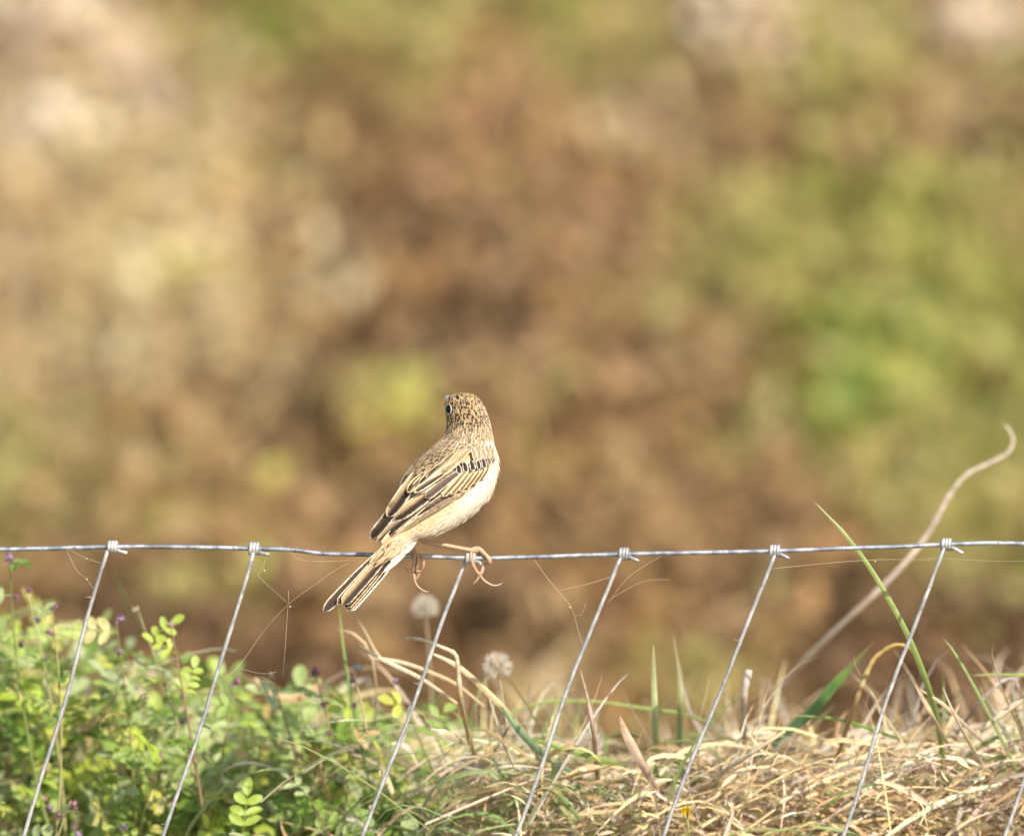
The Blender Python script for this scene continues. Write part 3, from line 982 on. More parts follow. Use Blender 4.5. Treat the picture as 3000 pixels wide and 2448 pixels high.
# ---- wing feathers, traced from the photograph
def wing_feathers():
    F = lambda *a, **k: feather('flight_feather', wing, *a, **k)
    # primaries: narrow pale edged quills along the lower edge of the folded wing
    F([(1215, 945), (900, 1140), (600, 1320), (430, 1432)], 24, 0, BROWN, BUFF, WARM, .40, .9, .06)
    F([(1190, 950), (880, 1130), (560, 1325), (400, 1440)], 22, 1, DARK, BUFF, WARM, .45, .6, .06)
    F([(1150, 960), (860, 1120), (520, 1330), (330, 1470)], 26, 2, DARK, (.70, .52, .28), WARM, .38, .8, .06)
    F([(1090, 980), (800, 1130), (480, 1330), (260, 1500)], 34, 3, BROWN, (.72, .55, .32), BUFF, .34, .9, .06)
    F([(1010, 1010), (740, 1140), (430, 1345), (190, 1518)], 42, 4, DARK, CREAM, BUFF, .26, 1.0, .05)
    F([(920, 1030), (660, 1160), (400, 1350), (175, 1515)], 50, 5, BROWN, CREAM, (.62, .47, .28), .20, 1.0, .05)
    # long dark wing tip with a white rim
    F([(470, 1060), (330, 1230), (215, 1380), (112, 1487)], 58, 6, DARK, WHITE, BROWN, .20, .35, .10, blunt=.72)
    F([(800, 1040), (620, 1160), (420, 1320), (215, 1490)], 52, 7, DARK, (.74, .60, .38), (.48, .34, .19), .20, 1.0, .05, blunt=.8)
    # tertials
    F([(830, 930), (650, 1080), (480, 1210), (340, 1308)], 66, 9, DARK, CREAM, (.58, .40, .20), .20, .95, .10, blunt=.76)
    F([(560, 860), (470, 1010), (370, 1160), (278, 1278)], 66, 11, DARK, CREAM, (.46, .31, .17), .20, .8, .12, blunt=.72)
    C = lambda *a, **k: feather('covert_feather', wing, *a, **k)
    # greater coverts
    for i, (a, b, h) in enumerate([((1268, 800), (1195, 915), 22), ((1228, 815), (1120, 965), 24), ((1180, 830), (1050, 1000), 25), ((1130, 840), (985, 1030), 25),
                                   ((1085, 845), (900, 1065), 27), ((1035, 845), (820, 1085), 29)]):
        C([a, ((a[0] + b[0]) / 2 + 6, (a[1] + b[1]) / 2 - 4), b], h, 9 + i, (.12, .078, .05), (.74, .55, .30), WARM, .34, .8, .10, nu=10)
    C([(985, 840), (830, 950), (650, 1098)], 46, 16, (.085, .058, .045), (.72, .58, .40), (.22, .15, .10), .20, .7, .08, nu=12)
    C([(930, 830), (760, 930), (560, 1050)], 34, 17, (.15, .10, .065), CREAM, (.5, .37, .22), .30, .8, .08, nu=12)
    # median coverts: dark squares with whitish tips, the wing bar
    for i, (x, y, h) in enumerate([(965, 765, 27), (1030, 748, 27), (1098, 732, 28), (1160, 722, 22), (1212, 708, 22), (1262, 678, 20), (1305, 650, 18)]):
        C([(x, y), (x + 16, y + 42), (x + 24, y + 98)], h, 18 + i * .3, DARK if i < 5 else BROWN, (.80, .70, .55), None, .22, 0, .34, blunt=.7, nu=8, lift=6)
    # lesser coverts: pale shoulder with small spots
    for r in range(4):
        for i in range(5):
            x = 1130 + i * 42 + r * 8 + random.uniform(-8, 8)
            y = 590 + r * 28 - i * 6 + (i - 2) ** 2 * 3 + random.uniform(-6, 6)
            if x > 1335:
                continue
            C([(x, y), (x - 4, y + 24), (x - 2, y + 56)], 24, 19 + r * .5, (.30, .21, .14), (.54, .42, .28), None, .48, 0, .5, blunt=.5, nu=6, lift=6, nv=4)
    # scapulars: overlapping buff feathers with dark centres between back and wing
    S = lambda *a, **k: feather('scapular_feather', wing, *a, **k)
    for i, (ln, h, c, e) in enumerate([
            ([(1010, 640), (930, 720), (850, 790)], 34, (.40, .29, .15), (.62, .47, .25)), ([(1090, 620), (1000, 700), (900, 800)], 36, (.30, .21, .11), (.66, .50, .27)),
            ([(930, 660), (850, 740), (760, 830)], 34, BROWN, (.58, .44, .24)), ([(1000, 700), (900, 790), (790, 870)], 36, (.34, .24, .13), (.66, .50, .28)),
            ([(860, 730), (760, 820), (660, 920)], 36, (.20, .13, .08), (.60, .45, .25)), ([(930, 760), (800, 850), (690, 930)], 34, (.28, .2, .11), (.70, .54, .32)),
            ([(790, 780), (680, 880), (590, 970)], 36, DARK, (.62, .46, .25)), ([(870, 820), (740, 900), (620, 990)], 34, BROWN, (.72, .56, .33)),
            ([(700, 830), (600, 930), (520, 1010)], 34, BROWN, (.60, .45, .25)), ([(830, 860), (680, 950), (540, 1045)], 34, DARK, CREAM),
            ([(640, 860), (550, 950), (480, 1045)], 40, DARK, (.66, .49, .26))]):
        S(ln, h, 19 + i * .8, c, e, SAND, .36, .5, .2, nu=10, blunt=.66, flip=i % 2 == 0)
wing_feathers()

# ---- the other folded wing, on the far side of the back
def far_wing():
    fw = MB()
    w2 = None
    def far_line(s0, a0, s1, a1, n=4):
        return [body_pt(s0 + (s1 - s0) * i / (n - 1), R(a0 + (a1 - a0) * i / (n - 1))) for i in range(n)]
    def put(line, hw, off, cc, ec, mc, fr, md):
        pts, _ = smooth([Vector(p) for p in line], [1] * len(line), 5)
        vs, fs, uv = [], [], []
        nv = 6
        for i, p in enumerate(pts):
            u = i / (len(pts) - 1)
            t = (pts[min(i + 1, len(pts) - 1)] - pts[max(i - 1, 0)]).normalized()
            h = bvh_body.find_nearest(p)
            n = (p - h[0]).normalized() if (p - h[0]).length > .002 else h[1]
            if n.dot(h[1]) < 0:
                n = -n
            if n.x > .2:
                n = Vector((-.8, .2, .5))
            n = (n - t * n.dot(t)).normalized()
            sd = t.cross(n).normalized()
            k = (.6 + .4 * min(1, u / .4)) * (math.sqrt(max(0, 1 - ((u - .76) / .24) ** 2)) if u > .76 else 1)
            for j in range(nv + 1):
                v = -1 + 2 * j / nv
                vs.append(p + sd * (v * hw * UM * k) + n * (UM * (off + hw * .2 * (1 - v * v))))
                uv.append((u, v))
        m = nv + 1
        for i in range(len(pts) - 1):
            for j in range(nv):
                fs.append((i * m + j, i * m + j + 1, (i + 1) * m + j + 1, (i + 1) * m + j))
        mb = MB()
        mb.add(vs, fs, None, uv, cc=cc, ec=ec, mc=mc, par=(fr, md, .1))
        return mb
    first = None
    tip = B(120, 1480, -455)
    spec = [(8.6, 215, 262, 46), (8.4, 205, 246, 46), (8.2, 196, 232, 48), (7.9, 188, 218, 50), (7.4, 182, 205, 52), (6.8, 177, 193, 54), (6.2, 174, 184, 56)]
    for i, (s0, a0, a1, hw) in enumerate(spec):
        ln = far_line(s0, a0, 3.4 + .1 * i, a1)
        e = tip.lerp(B(330, 1120, -260), i / 9)
        ln.append(e + Vector((0, .004 + .0012 * (6 - i), -.001 * i)))
        mb = put(ln, hw, 14 + i * 4, DARK if i > 2 else BROWN, CREAM if i > 2 else BUFF, BROWN, .2, .5)
        if first is None:
            first = mb.build('wing', M_plume, bird)
        else:
            mb.build('flight_feather', M_plume, first)
far_wing()

# ---- tail
V = lambda x, y: ((920 + x / 3.669 - 1050) / U, (1380 + y / 3.669 - 1130) / U)      # second tracing scale
def build_tail():
    root = MB()
    dep = lambda d0, d1: (lambda u: d0 + (d1 - d0) * u)
    T = None
    spec = [  # base, tip, half width, depth base, depth tip, centre, edge, mid, fringe, mid share
        ((770, 830), (95, 1512), 62, -455, -690, DARK, WHITE, BROWN, .14, .2, .80),
        ((940, 830), (362, 1500), 60, -440, -668, DARK, WHITE, (.70, .62, .52), .24, .55, .9),
        ((900, 820), (345, 1490), 55, -448, -676, DARK, CREAM, BROWN, .16, .3, .9),
        ((860, 830), (330, 1470), 55, -455, -686, DARK, BUFF, BROWN, .16, .6, .9),
        ((790, 830), (248, 1432), 52, -470, -705, DARK, CREAM, BROWN, .18, .3, .88),
        ((830, 820), (300, 1432), 66, -482, -722, DARK, CREAM, (.42, .29, .15), .13, .9, .88),
    ]
    for i, (a, b, hw, d0, d1, cc, ec, mc, fr, md, bl) in enumerate(spec):
        a2, b2 = V(*a), V(*b)
        m = ((a2[0] + b2[0]) / 2 + (-6 if i == 0 else 5), (a2[1] + b2[1]) / 2)
        o = feather('tail' if T is None else 'tail_feather', T or bird, [a2, m, b2], hw * .85, 0, cc, ec, mc, fr, md, .05, bl, False, dep(d0, d1), 16, 6, 6, .12, .75)
        T = T or o
    # upper tail coverts: soft overlapping brown feathers running down onto the tail
    for i in range(16):
        f = i / 15
        x0, y0 = 840 + 150 * random.random(), 640 + 60 * random.random() + 60 * (1 - f)
        k = random.random()
        L = 150 + 190 * (1 - f)
        b = (x0 - L * .72 - 40 * k + 20, y0 + L * .86)
        cc, mc = random.choice([(BROWN, (.50, .35, .18)), ((.30, .21, .12), (.58, .42, .22)), ((.42, .30, .16), (.62, .46, .25)), (DARK, (.40, .28, .15))])
        feather('tail_covert', T, [V(x0, y0), V(*b)], random.uniform(26, 36), 0, cc, (.62, .46, .25), mc, .2, .95, .14, .5, i % 2 == 0, dep(-488 - 8 * f, -500 - L * .22 - 8 * f), 10, 6, 6, .25, .8)
    # white under tail coverts
    for (a, b, hw, d0, d1) in [((1085, 715), (900, 890), 52, -430, -500), ((1045, 740), (820, 990), 38, -432, -520), ((1065, 760), (740, 1090), 26, -428, -540), ((1010, 730), (880, 860), 40, -446, -505)]:
        feather('tail_covert', T, [V(*a), V(*b)], hw, 0, WHITE, WHITE, (.8, .70, .54), .3, .5, .1, .55, False, dep(d0, d1), 10, 6, 6, .35, .7)
build_tail()

# ---- legs and feet
M_leg = mat_plain('scaly_leg', (0.46, 0.285, 0.17), .5, .4, 0, 1100, .5)
M_claw = mat_plain('horn_claw', (0.42, 0.27, 0.15), .35, .5, 0, 500, .3)
G = lambda x, y, d: P(1150 + x / 6.08, 1550 + y / 6.08, d * .001)    # third tracing scale, depth in millimetres
def px(r):
    return r * .83 / 6.08 / PPM
def build_legs():
    mb = MB()
    # shank, thickened at both joints
    mb.tube([G(420, 90, -9), G(500, 165, -9), G(565, 212, -8), G(640, 232, -7.6), G(900, 278, -6), G(1200, 335, -4), G(1380, 368, -2.6), G(1450, 376, -1.8), G(1500, 380, -1.5)],
            [px(r) for r in (64, 60, 56, 50, 47, 46, 50, 58, 50)], 10, sub=4)
    mb.ball(G(1500, 372, -1.4), px(62), None, 12, 8, (1.15, .9, .9))
    # front toes over the wire
    mb.tube([G(1400, 366, -2), G(1490, 345, -1.6), G(1560, 365, -1.4), G(1640, 440, -1.8), G(1695, 500, -2.6), G(1728, 575, -2.2), G(1690, 612, -.4), G(1622, 640, 1.2), G(1596, 740, .4), G(1562, 812, -.4)],
            [px(r) for r in (46, 56, 56, 46, 50, 56, 44, 36, 42, 32)], 9, sub=3)
    mb.tube([G(1420, 385, -2), G(1392, 440, -2.8), G(1398, 520, -3.3), G(1436, 640, -2.6), G(1462, 690, -2.2), G(1495, 750, -1.2), G(1555, 808, -.6)], [px(r) for r in (46, 40, 38, 46, 40, 46, 34)], 9, sub=3)
    mb.tube([G(1450, 385, -1), G(1530, 400, 1.5), G(1560, 470, 3), G(1530, 560, 2.4), G(1500, 600, 1.8)], [px(r) for r in (44, 44, 40, 36, 26)], 8, sub=3)
    # scutes: shallow rings across the shank
    for i in range(9):
        f = i / 8
        x = 640 + 700 * f
        c = G(x, 232 + (360 - 232) * f, -7.6 + 4.9 * f)
        d = (G(x + 20, 236 + 128 * f, -7.5 + 4.9 * f) - c).normalized()
        t1 = d.orthogonal().normalized()
        t2 = d.cross(t1)
        mb.tube([c + (t1 * math.cos(k * math.pi / 5) + t2 * math.sin(k * math.pi / 5)) * px(47) for k in range(11)], px(5), 4, cap=False)
    lg = mb.build('leg', M_leg, bird)
    cb = MB()
    cb.tube([G(1555, 800, -.4), G(1515, 890, -.8), G(1470, 945, -.8), G(1425, 975, -.6)], [px(r) for r in (28, 24, 19, 6)], 6, sub=3)
    cb.build('claw', M_claw, lg)
    cb = MB()
    cb.tube([G(1555, 810, -.6), G(1610, 890, -.8), G(1700, 960, -.9), G(1800, 1000, -.8), G(1890, 990, -.4), G(1955, 952, 0)], [px(r) for r in (30, 29, 26, 23, 18, 6)], 6, sub=3)
    cb.build('claw', M_claw, lg)
    mb = MB()
    mb.tube([G(270, 240, 1), G(330, 330, .6), G(385, 410, 0), G(425, 465, -1.2)], [px(r) for r in (78, 74, 62, 52)], 10, sub=4)
    mb.tube([G(400, 455, -1.6), G(385, 500, -2.8), G(378, 600, -3), G(365, 690, -1.7), G(360, 760, -.5)], [px(r) for r in (44, 40, 34, 38, 28)], 9, sub=3)
    mb.tube([G(430, 455, -1.2), G(455, 480, -2.6), G(450, 560, -3.1), G(438, 660, -2), G(428, 740, -.8)], [px(r) for r in (40, 36, 32, 36, 26)], 9, sub=3)
    mb.tube([G(450, 450, -1.2), G(525, 490, -2.4), G(548, 570, -2.9), G(540, 670, -1.8), G(500, 740, -.6)], [px(r) for r in (44, 38, 36, 40, 26)], 9, sub=3)
    mb.tube([G(400, 470, 1), G(410, 600, 3), G(420, 720, 2), G(385, 800, 1), G(390, 880, .5), G(405, 950, .2)], [px(r) for r in (40, 36, 38, 40, 33, 30)], 8, sub=3)
    mb.tube([G(480, 730, -.5), G(455, 830, 0), G(415, 900, .2)], [px(r) for r in (30, 32, 22)], 7, sub=3)
    l2 = mb.build('leg', M_leg, bird)
    for ln, rr in (([G(360, 735, -.6), G(290, 728, -1), G(240, 705, -1), G(206, 680, -.8)], (28, 25, 18, 6)), ([G(520, 725, -.8), G(470, 752, -1.4), G(410, 738, -1.6)], (26, 21, 8)),
                   ([G(400, 930, .2), G(440, 1010, 0), G(520, 1078, -.2), G(590, 1108, -.2), G(648, 1108, 0)], (30, 26, 21, 16, 6))):
        cb = MB()
        cb.tube(ln, [px(r) for r in rr], 6, sub=3)
        cb.build('claw', M_claw, l2)
    # feathered thighs, in the body colour
    th = MB()
    th.ball(G(430, 60, -7), px(190), None, 14, 10, (1.1, .8, .8))
    th.ball(G(230, 200, 1), px(150), None, 14, 10, (1, .8, .9))
    th.build('thigh_plumage', mat_plain('thigh_down', (.74, .60, .42), .8, .15, 0, 900, .3), bird)
build_legs()

# ---- face
def build_face():
    M_eye = mat_plain('eye_black', (.004, .0035, .003), .1, .3, 0, 50, .05)
    M_ring = mat_plain('eye_ring', (.50, .46, .38), .6, .3, 0, 900, .25)
    M_bill = mat_plain('horn_bill', (.36, .34, .33), .35, .5, 0, 400, .2)
    s, a = 13.25, R(147)
    p = body_pt(s, a)
    cn = (body_pt(s, 0) + body_pt(s, math.pi)) / 2
    n = (p - cn).normalized()
    eb = MB()
    eb.ball(p - n * (UM * 20), UM * 52, None, 16, 12)
    e = eb.build('eye', M_eye, bird)
    rb = MB()
    t1 = n.orthogonal().normalized()
    t2 = n.cross(t1)
    pts = [p + n * (UM * 6) + (t1 * math.cos(k * math.pi / 9) + t2 * math.sin(k * math.pi / 9)) * (UM * 50) for k in range(19)]
    rb.tube(pts, UM * 6.5, 6, cap=False)
    rb.build('eye_ring', M_ring, e)
    bb = MB()
    bb.tube([B(950, 190, 330), B(905, 150, 400), B(874, 124, 500), B(852, 104, 575)], [UM * r for r in (56, 46, 32, 7)], 10, sub=4)
    bb.build('bill', M_bill, bird)
build_face()

# ------------------------------------------------------------------ low green leafy plants behind the fence (left)
TOP = [(-2500, 1900), (-900, 1800), (-200, 1760), (0, 1760), (60, 1770), (130, 1800), (220, 1820), (300, 1865), (420, 1850), (520, 1870), (570, 1950), (650, 2010), (720, 2020), (850, 1975), (1000, 1990), (1100, 2070),
       (1250, 2130), (1400, 2170), (1500, 2180), (1700, 2190), (1900, 2235), (2100, 2170), (2300, 2165), (2480, 2215), (2600, 2190), (2700, 2160), (2850, 2125), (3000, 2095), (3600, 2080), (5500, 2100)]
def top_y(x):
    for (a, b), (c, d) in zip(TOP, TOP[1:]):
        if a <= x <= c:
            return b + (d - b) * (x - a) / (c - a)
    return 2100

def tuft_y(x):
    """Top of the dry grass, which grows in uneven tufts."""
    return top_y(x) + 22 + 38 * math.sin(x * .021 + 1.3) * math.sin(x * .0083) + 22 * math.sin(x * .047)

def leaflet(mb, p, d, n, L, W, curl):
    d = d.normalized()
    s = d.cross(n).normalized()
    n = s.cross(d)
    prof = [(0, .06), (.12, .55), (.35, .9), (.62, 1.0), (.85, .72), (.96, .36), (1, .05)]
    vs, fs, uv = [], [], []
    for u, wv in prof:
        c = p + d * (u * L) - n * (curl * L * u * u)
        for v in (-1, -.5, 0, .5, 1):
            vs.append(c + s * (v * wv * W) + n * (abs(v) * wv * W * .30))
            uv.append((u, v))
    for i in range(len(prof) - 1):
        for j in range(4):
            fs.append((i * 5 + j, i * 5 + j + 1, (i + 1) * 5 + j + 1, (i + 1) * 5 + j))
    mb.add(vs, fs, None, uv)

def leaf_variants():
    out = []
    for k in range(12):
        mb = MB()
        X, Z = Vector((1, 0, 0)), Vector((0, 0, 1))
        pairs = [1, 1, 2, 2, 3, 3, 4, 1, 2, 3, 4, 2][k]
        Lf = random.uniform(.011, .016) * (1.15 if pairs == 1 else .9)
        step = .0085
        n = pairs * step + .004
        mb.tube([Vector((0, 0, 0)), Vector((n * .5, 0, .002)), Vector((n, 0, 0))], [.0005, .0004, .0003], 4)
        mb.uv = [(0, .3)] * len(mb.v)
        for i in range(pairs):
            x = .006 + i * step
            for sgn in (-1, 1):
                d = Vector((.55 + random.uniform(-.15, .15), sgn, random.uniform(-.25, .35)))
                leaflet(mb, Vector((x, 0, .001)), d, Z + Vector((random.uniform(-.3, .3), sgn * -.25, 0)), Lf * random.uniform(.85, 1.1), Lf * random.uniform(.24, .32), random.uniform(0, .3))
        leaflet(mb, Vector((n, 0, 0)), X + Vector((0, random.uniform(-.2, .2), random.uniform(-.2, .2))), Z, Lf * 1.15, Lf * .33, random.uniform(0, .3))
        me = mb.mesh('leaf')
        me.materials.append(M_leaf)
        out.append(me)
    return out
LEAVES = leaf_variants()

M_stem = mat_col('plant_stem', .55, .1, .4, 300, .25)
def mat_petal(name, c):
    N = Nodes(name)
    cc = N.mix(N.noise(700, 3), tuple(x * .6 for x in c), c)
    N.l(cc, N.b.inputs['Base Color'])
    N.b.inputs['Roughness'].default_value = .5
    N.translucent(cc, .3)
    return N.m
PETALS = [mat_petal('pink_petal', (.46, .18, .29)), mat_petal('mauve_petal', (.46, .30, .42)), mat_petal('dusky_bud', (.30, .14, .16)), mat_petal('tan_bud', (.58, .44, .27))]
def flower_variants():
    out = []
    for k, m in enumerate(PETALS * 2):
        mb = MB()
        for i in range(3 + k % 3):
            d = (Vector((0, 0, 1)) + rvec() * .9).normalized()
            r = random.uniform(.0014, .0022)
            mb.ball(d * .002, r, None, 7, 6, (.8, .8, 1.4))
        for i in range(3):
            leaf(mb, Vector((0, 0, .001)), rvec() + Vector((0, 0, .6)), rvec(), .005, .0035, (1, 1, 1), .3)
        mb.col = []
        me = mb.mesh('flower')
        me.materials.append(m)
        out.append(me)
    return out
FLOWERS = flower_variants()

def place(name, me, parent, pos, d, up, sc):
    d = d.normalized()
    s = up.cross(d)
    if s.length < 1e-5:
        s = d.orthogonal()
    s.normalize()
    z = d.cross(s)
    m = Matrix((d, s, z)).transposed().to_4x4()
    o = bpy.data.objects.new(name, me)
    scene.collection.objects.link(o)
    o.parent = parent
    o.matrix_parent_inverse = parent_inv(parent)
    o.matrix_basis = Matrix.Translation(pos) @ m @ Matrix.Scale(sc, 4)
    return o

def leafy_plant(x0, x1, stems, label, Y0=.11, Y1=.50, extra=()):
    mid = (x0 + x1) / 2
    c = P(mid, 2300, (Y0 + Y1) / 2)
    root = empty('leafy_plant', (c.x, c.y, ground(c.x, c.y)))
    tag(root, label, 'plant', 'low leafy plants behind the fence')
    sb = MB()
    todo = [(e[0], e[1], e[2], True) for e in extra]
    for i in range(stems):
        x = x0 + (i + random.random()) / stems * (x1 - x0)
        f = random.random() ** 1.5
        y = top_y(x) + 50 + f * (2560 - top_y(x))
        Y = Y0 + (Y1 - Y0) * min(1, max(0, (1 - f) * .75 + random.uniform(-.25, .3)))
        todo.append((x, y, Y, False))
    for (x, y, Y, spray) in todo:
        tip = P(x, y, Y)
        lean = Vector((random.uniform(-.07, .07), random.uniform(-.03, .05), 0))
        g = Vector((tip.x + lean.x, tip.y + lean.y, ground(tip.x, tip.y) - .01))
        if tip.z < g.z + .05:
            g.z = tip.z - .07
        bow = Vector((random.uniform(-.02, .02), random.uniform(-.02, .02), 0))
        pts = [g, g.lerp(tip, .35) + bow, g.lerp(tip, .7) + bow * .8, tip]
        pts, rr = smooth(pts, [.0014, .0011, .0008, .0004], 6)
        col = jit(random.choice([(.28, .30, .09), (.36, .33, .13), (.30, .18, .10), (.22, .28, .07)]))
        sb.tube(pts, rr, 5, col)
        n = len(pts)
        top = tip.z - g.z
        k = random.randint(0, 1)
        z = 0
        last = None
        for i, p in enumerate(pts):
            if tip.z - p.z > .085:
                continue
            if last is not None and (p - last).length < (.012 if not spray else .02):
                continue
            last = p
            k += 1
            a = k * 2.4 + random.uniform(-.6, .6)
            d = Vector((math.cos(a), math.sin(a) * .8 - .25, random.uniform(-.1, .7)))
            up = Vector((random.uniform(-.4, .7), random.uniform(-1.5, -.2), 1))
            place('leaf', random.choice(LEAVES), root, p, d, up, random.uniform(.55, 1.0))
        if random.random() < .36 or spray:
            for q in range(random.randint(1, 3)):
                p = pts[-1 - q * 2] + rvec() * .003
                place('flower', random.choice(FLOWERS), root, p, rvec() + Vector((0, 0, 1)), rvec(), random.uniform(.55, .95))
        else:
            place('leaf', random.choice(LEAVES), root, tip, rvec(.6) + Vector((0, -.2, .6)), Vector((0, -.4, 1)), random.uniform(.7, 1.1))
    sb.build('stem', M_stem, root)
    return root

leafy_plant(-60, 260, 38, 'tallest green leafy plant at the left edge, its shoots reaching up to the wire', extra=[(28, 1650, .2), (80, 1735, .2), (150, 1770, .16)])
leafy_plant(240, 570, 38, 'green leafy plant between the first two stay wires from the left, bushy rounded top', extra=[(405, 1790, .2), (500, 1830, .16), (340, 1820, .2)])
leafy_plant(550, 860, 33, 'green leafy plant just right of the second stay wire, small pink buds', extra=[(690, 2005, .2), (800, 1985, .22)])
leafy_plant(840, 1130, 33, 'green leafy plant under the bird tail, thin pale shoots rising from it', extra=[(925, 1975, .2), (1150, 2000, .2), (1030, 2000, .15)])
leafy_plant(1110, 1500, 48, 'green leafy plant around the foot of the third stay wire, next to dry grass')
leafy_plant(-700, -60, 22, 'green leafy plant beside the tallest one, beyond the left edge')

# leaf litter and small leaves filling the bottoms of the plants
def filler():
    gb = MB()
    for i in range(5200):
        x = random.uniform(-1300, 1560) if random.random() < .8 else random.uniform(1400, 3300)
        Y = random.uniform(.26, .70)
        t = top_y(x) + 40
        y = t + random.random() ** .8 * (2560 - t)
        p = P(x, y, Y)
        if p.z < .22:
            continue
        c = random.choice([(.24, .33, .06), (.34, .43, .10), (.42, .48, .19), (.18, .25, .05), (.48, .52, .12), (.42, .44, .22), (.52, .40, .18), (.58, .50, .26), (.28, .38, .08)])
        leaf(gb, p, rvec(.6), Vector((random.uniform(-.5, .8), random.uniform(-1.3, -.3), .8)), random.uniform(.009, .018), random.uniform(.004, .008), jit(c, .25), random.uniform(0, .5))
    tag(gb.build('ground_cover', M_leafstuff), 'small mixed green and brown leaves filling in under the leafy plants', 'ground cover', None, 'stuff')
filler()

# ------------------------------------------------------------------ tangled dry grass (right)
STRAW = [(0.778, 0.605, 0.330), (0.842, 0.694, 0.425), (0.670, 0.493, 0.248), (0.880, 0.806, 0.590), (0.713, 0.538, 0.378), (0.583, 0.414, 0.212), (0.821, 0.638, 0.354), (0.864, 0.717, 0.519), (0.454, 0.302, 0.153), (0.302, 0.224, 0.142), (0.540, 0.470, 0.378)]
def dry_grass():
    mb = MB()
    for i in range(8200):
        r = random.random()
        x = random.uniform(1330, 3150) if r < .80 else (random.uniform(3000, 5200) if r < .93 else random.uniform(950, 1500) if r < .985 else random.uniform(-600, 1000))
        dens = sstep(1180, 1750, x)
        Y = random.uniform(.09, .62)
        t = tuft_y(x) + 30 * random.random()
        f = random.random() ** .75
        y = t + f * (2620 - t)
        p = P(x, y, Y)
        ang = random.uniform(0, 2 * math.pi)
        d = Vector((math.cos(ang), math.sin(ang) * .5, random.uniform(-.2, .6 if f > .15 else .3) + .15 * math.cos(ang)))
        if i % 16 == 0 and math.sin(x * .021 + 1.3) * math.sin(x * .0083) + .5 * math.sin(x * .047) < .25:
            d = Vector((random.uniform(-.7, .7), random.uniform(-.3, .3), 1))
            p = P(x, t + 20, Y)
        L = random.uniform(.035, .13) * (1.0 if f > .2 else .75)
        col = random.choice(STRAW)
        if random.random() < .08 + (1 - dens) * .2 + .14 * sstep(2100, 1700, x):
            col = random.choice([(.22, .30, .09), (.30, .36, .14), (.36, .38, .16)])
        wd = random.choice([.0005, .0007, .0009, .0011, .0014, .0019])
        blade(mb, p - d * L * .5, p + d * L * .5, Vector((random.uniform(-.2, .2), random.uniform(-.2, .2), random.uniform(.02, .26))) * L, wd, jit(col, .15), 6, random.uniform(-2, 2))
    # chaff between the blades
    for i in range(1500):
        x = random.uniform(1500, 3200)
        Y = random.uniform(.06, .45)
        t = top_y(x) + 60
        p = P(x, t + random.random() * (2560 - t), Y)
        leaf(mb, p, rvec(.7), rvec() + Vector((0, -.4, .6)), random.uniform(.006, .014), random.uniform(.0015, .004), jit(random.choice(STRAW[:-1] + [(.30, .19, .10), (.26, .17, .09)]), .2), random.uniform(.1, .7))
    tag(mb.build('dry_grass', M_straw), 'tangled mat of dry straw coloured grass along the lower right of the fence', 'grass', None, 'stuff')
dry_grass()

# ------------------------------------------------------------------ single blades, stalks and seed heads that stand out
def base_back(line, Y):
    """Depths along a blade: its foot stands further back, down inside the grass."""
    ys = [p[1] for p in line]
    lo, hi = min(ys), max(ys)
    return [Y + .10 * sstep(.45, 1.0, (y - lo) / (hi - lo)) * (1 if hi > 2140 else 0) for y in ys]

def strip(mb, line, hws, cols, Y, fold=.45, sub=6, face=(0, -1, .15)):
    n = len(line)
    Ys = base_back(line, Y)
    pts, ws = smooth([P(x, y, d) for (x, y), d in zip(line, Ys)], [h * .68 for h in hws], sub)
    f = Vector(face).normalized()
    vs, fs, cs = [], [], []
    for i, p in enumerate(pts):
        u = i / (len(pts) - 1) * (len(cols) - 1)
        k = min(int(u), len(cols) - 2)
        c = tuple(a + (b - a) * (u - k) for a, b in zip(cols[k], cols[k + 1]))
        t = (pts[min(i + 1, len(pts) - 1)] - pts[max(i - 1, 0)]).normalized()
        s = t.cross(f).normalized()
        nn = s.cross(t)
        w_ = ws[i] / PPM
        for v in (-1, -.5, 0, .5, 1):
            vs.append(p + s * (v * w_) + nn * (abs(v) * w_ * fold * -1))
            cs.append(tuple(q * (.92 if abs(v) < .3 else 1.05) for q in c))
    for i in range(len(pts) - 1):
        for j in range(4):
            fs.append((i * 5 + j, i * 5 + j + 1, (i + 1) * 5 + j + 1, (i + 1) * 5 + j))
    mb.add(vs, fs, cs)

GR, GR2, TEAL = (.20, .30, .06), (.34, .42, .12), (.16, .30, .12)
TAN, PALE, PINK = (.60, .46, .26), (.76, .66, .46), (.56, .42, .32)
def single(name, cat, label, line, hws, cols, Y, tube=False, group='single blades standing out of the dry grass'):
    mb = MB()
    if tube:
        pts, ws = smooth([P(x, y, d) for (x, y), d in zip(line, base_back(line, Y))], [h * .68 / PPM for h in hws], 6)
        ws = [w_ * (1 + .10 * math.sin(i * 1.9 + line[0][0]) + random.uniform(-.07, .07) + (.25 if i % 11 == 5 else 0)) for i, w_ in enumerate(ws)]
        cs = []
        mb.tube(pts, ws, 7)
        for i in range(len(pts)):
            u = i / (len(pts) - 1) * (len(cols) - 1)
            k = min(int(u), len(cols) - 2)
            c = tuple(a + (b - a) * (u - k) for a, b in zip(cols[k], cols[k + 1]))
            kk = random.uniform(.78, 1.1)
            cs += [tuple(q * kk * random.uniform(.9, 1.1) for q in c) + (1,) for _ in range(7)]
        mb.col = cs
    else:
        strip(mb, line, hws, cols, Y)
    green = cols[0][1] > cols[0][0]
    return tag(mb.build(name, M_leafstuff if green else M_straw), label, cat, group)

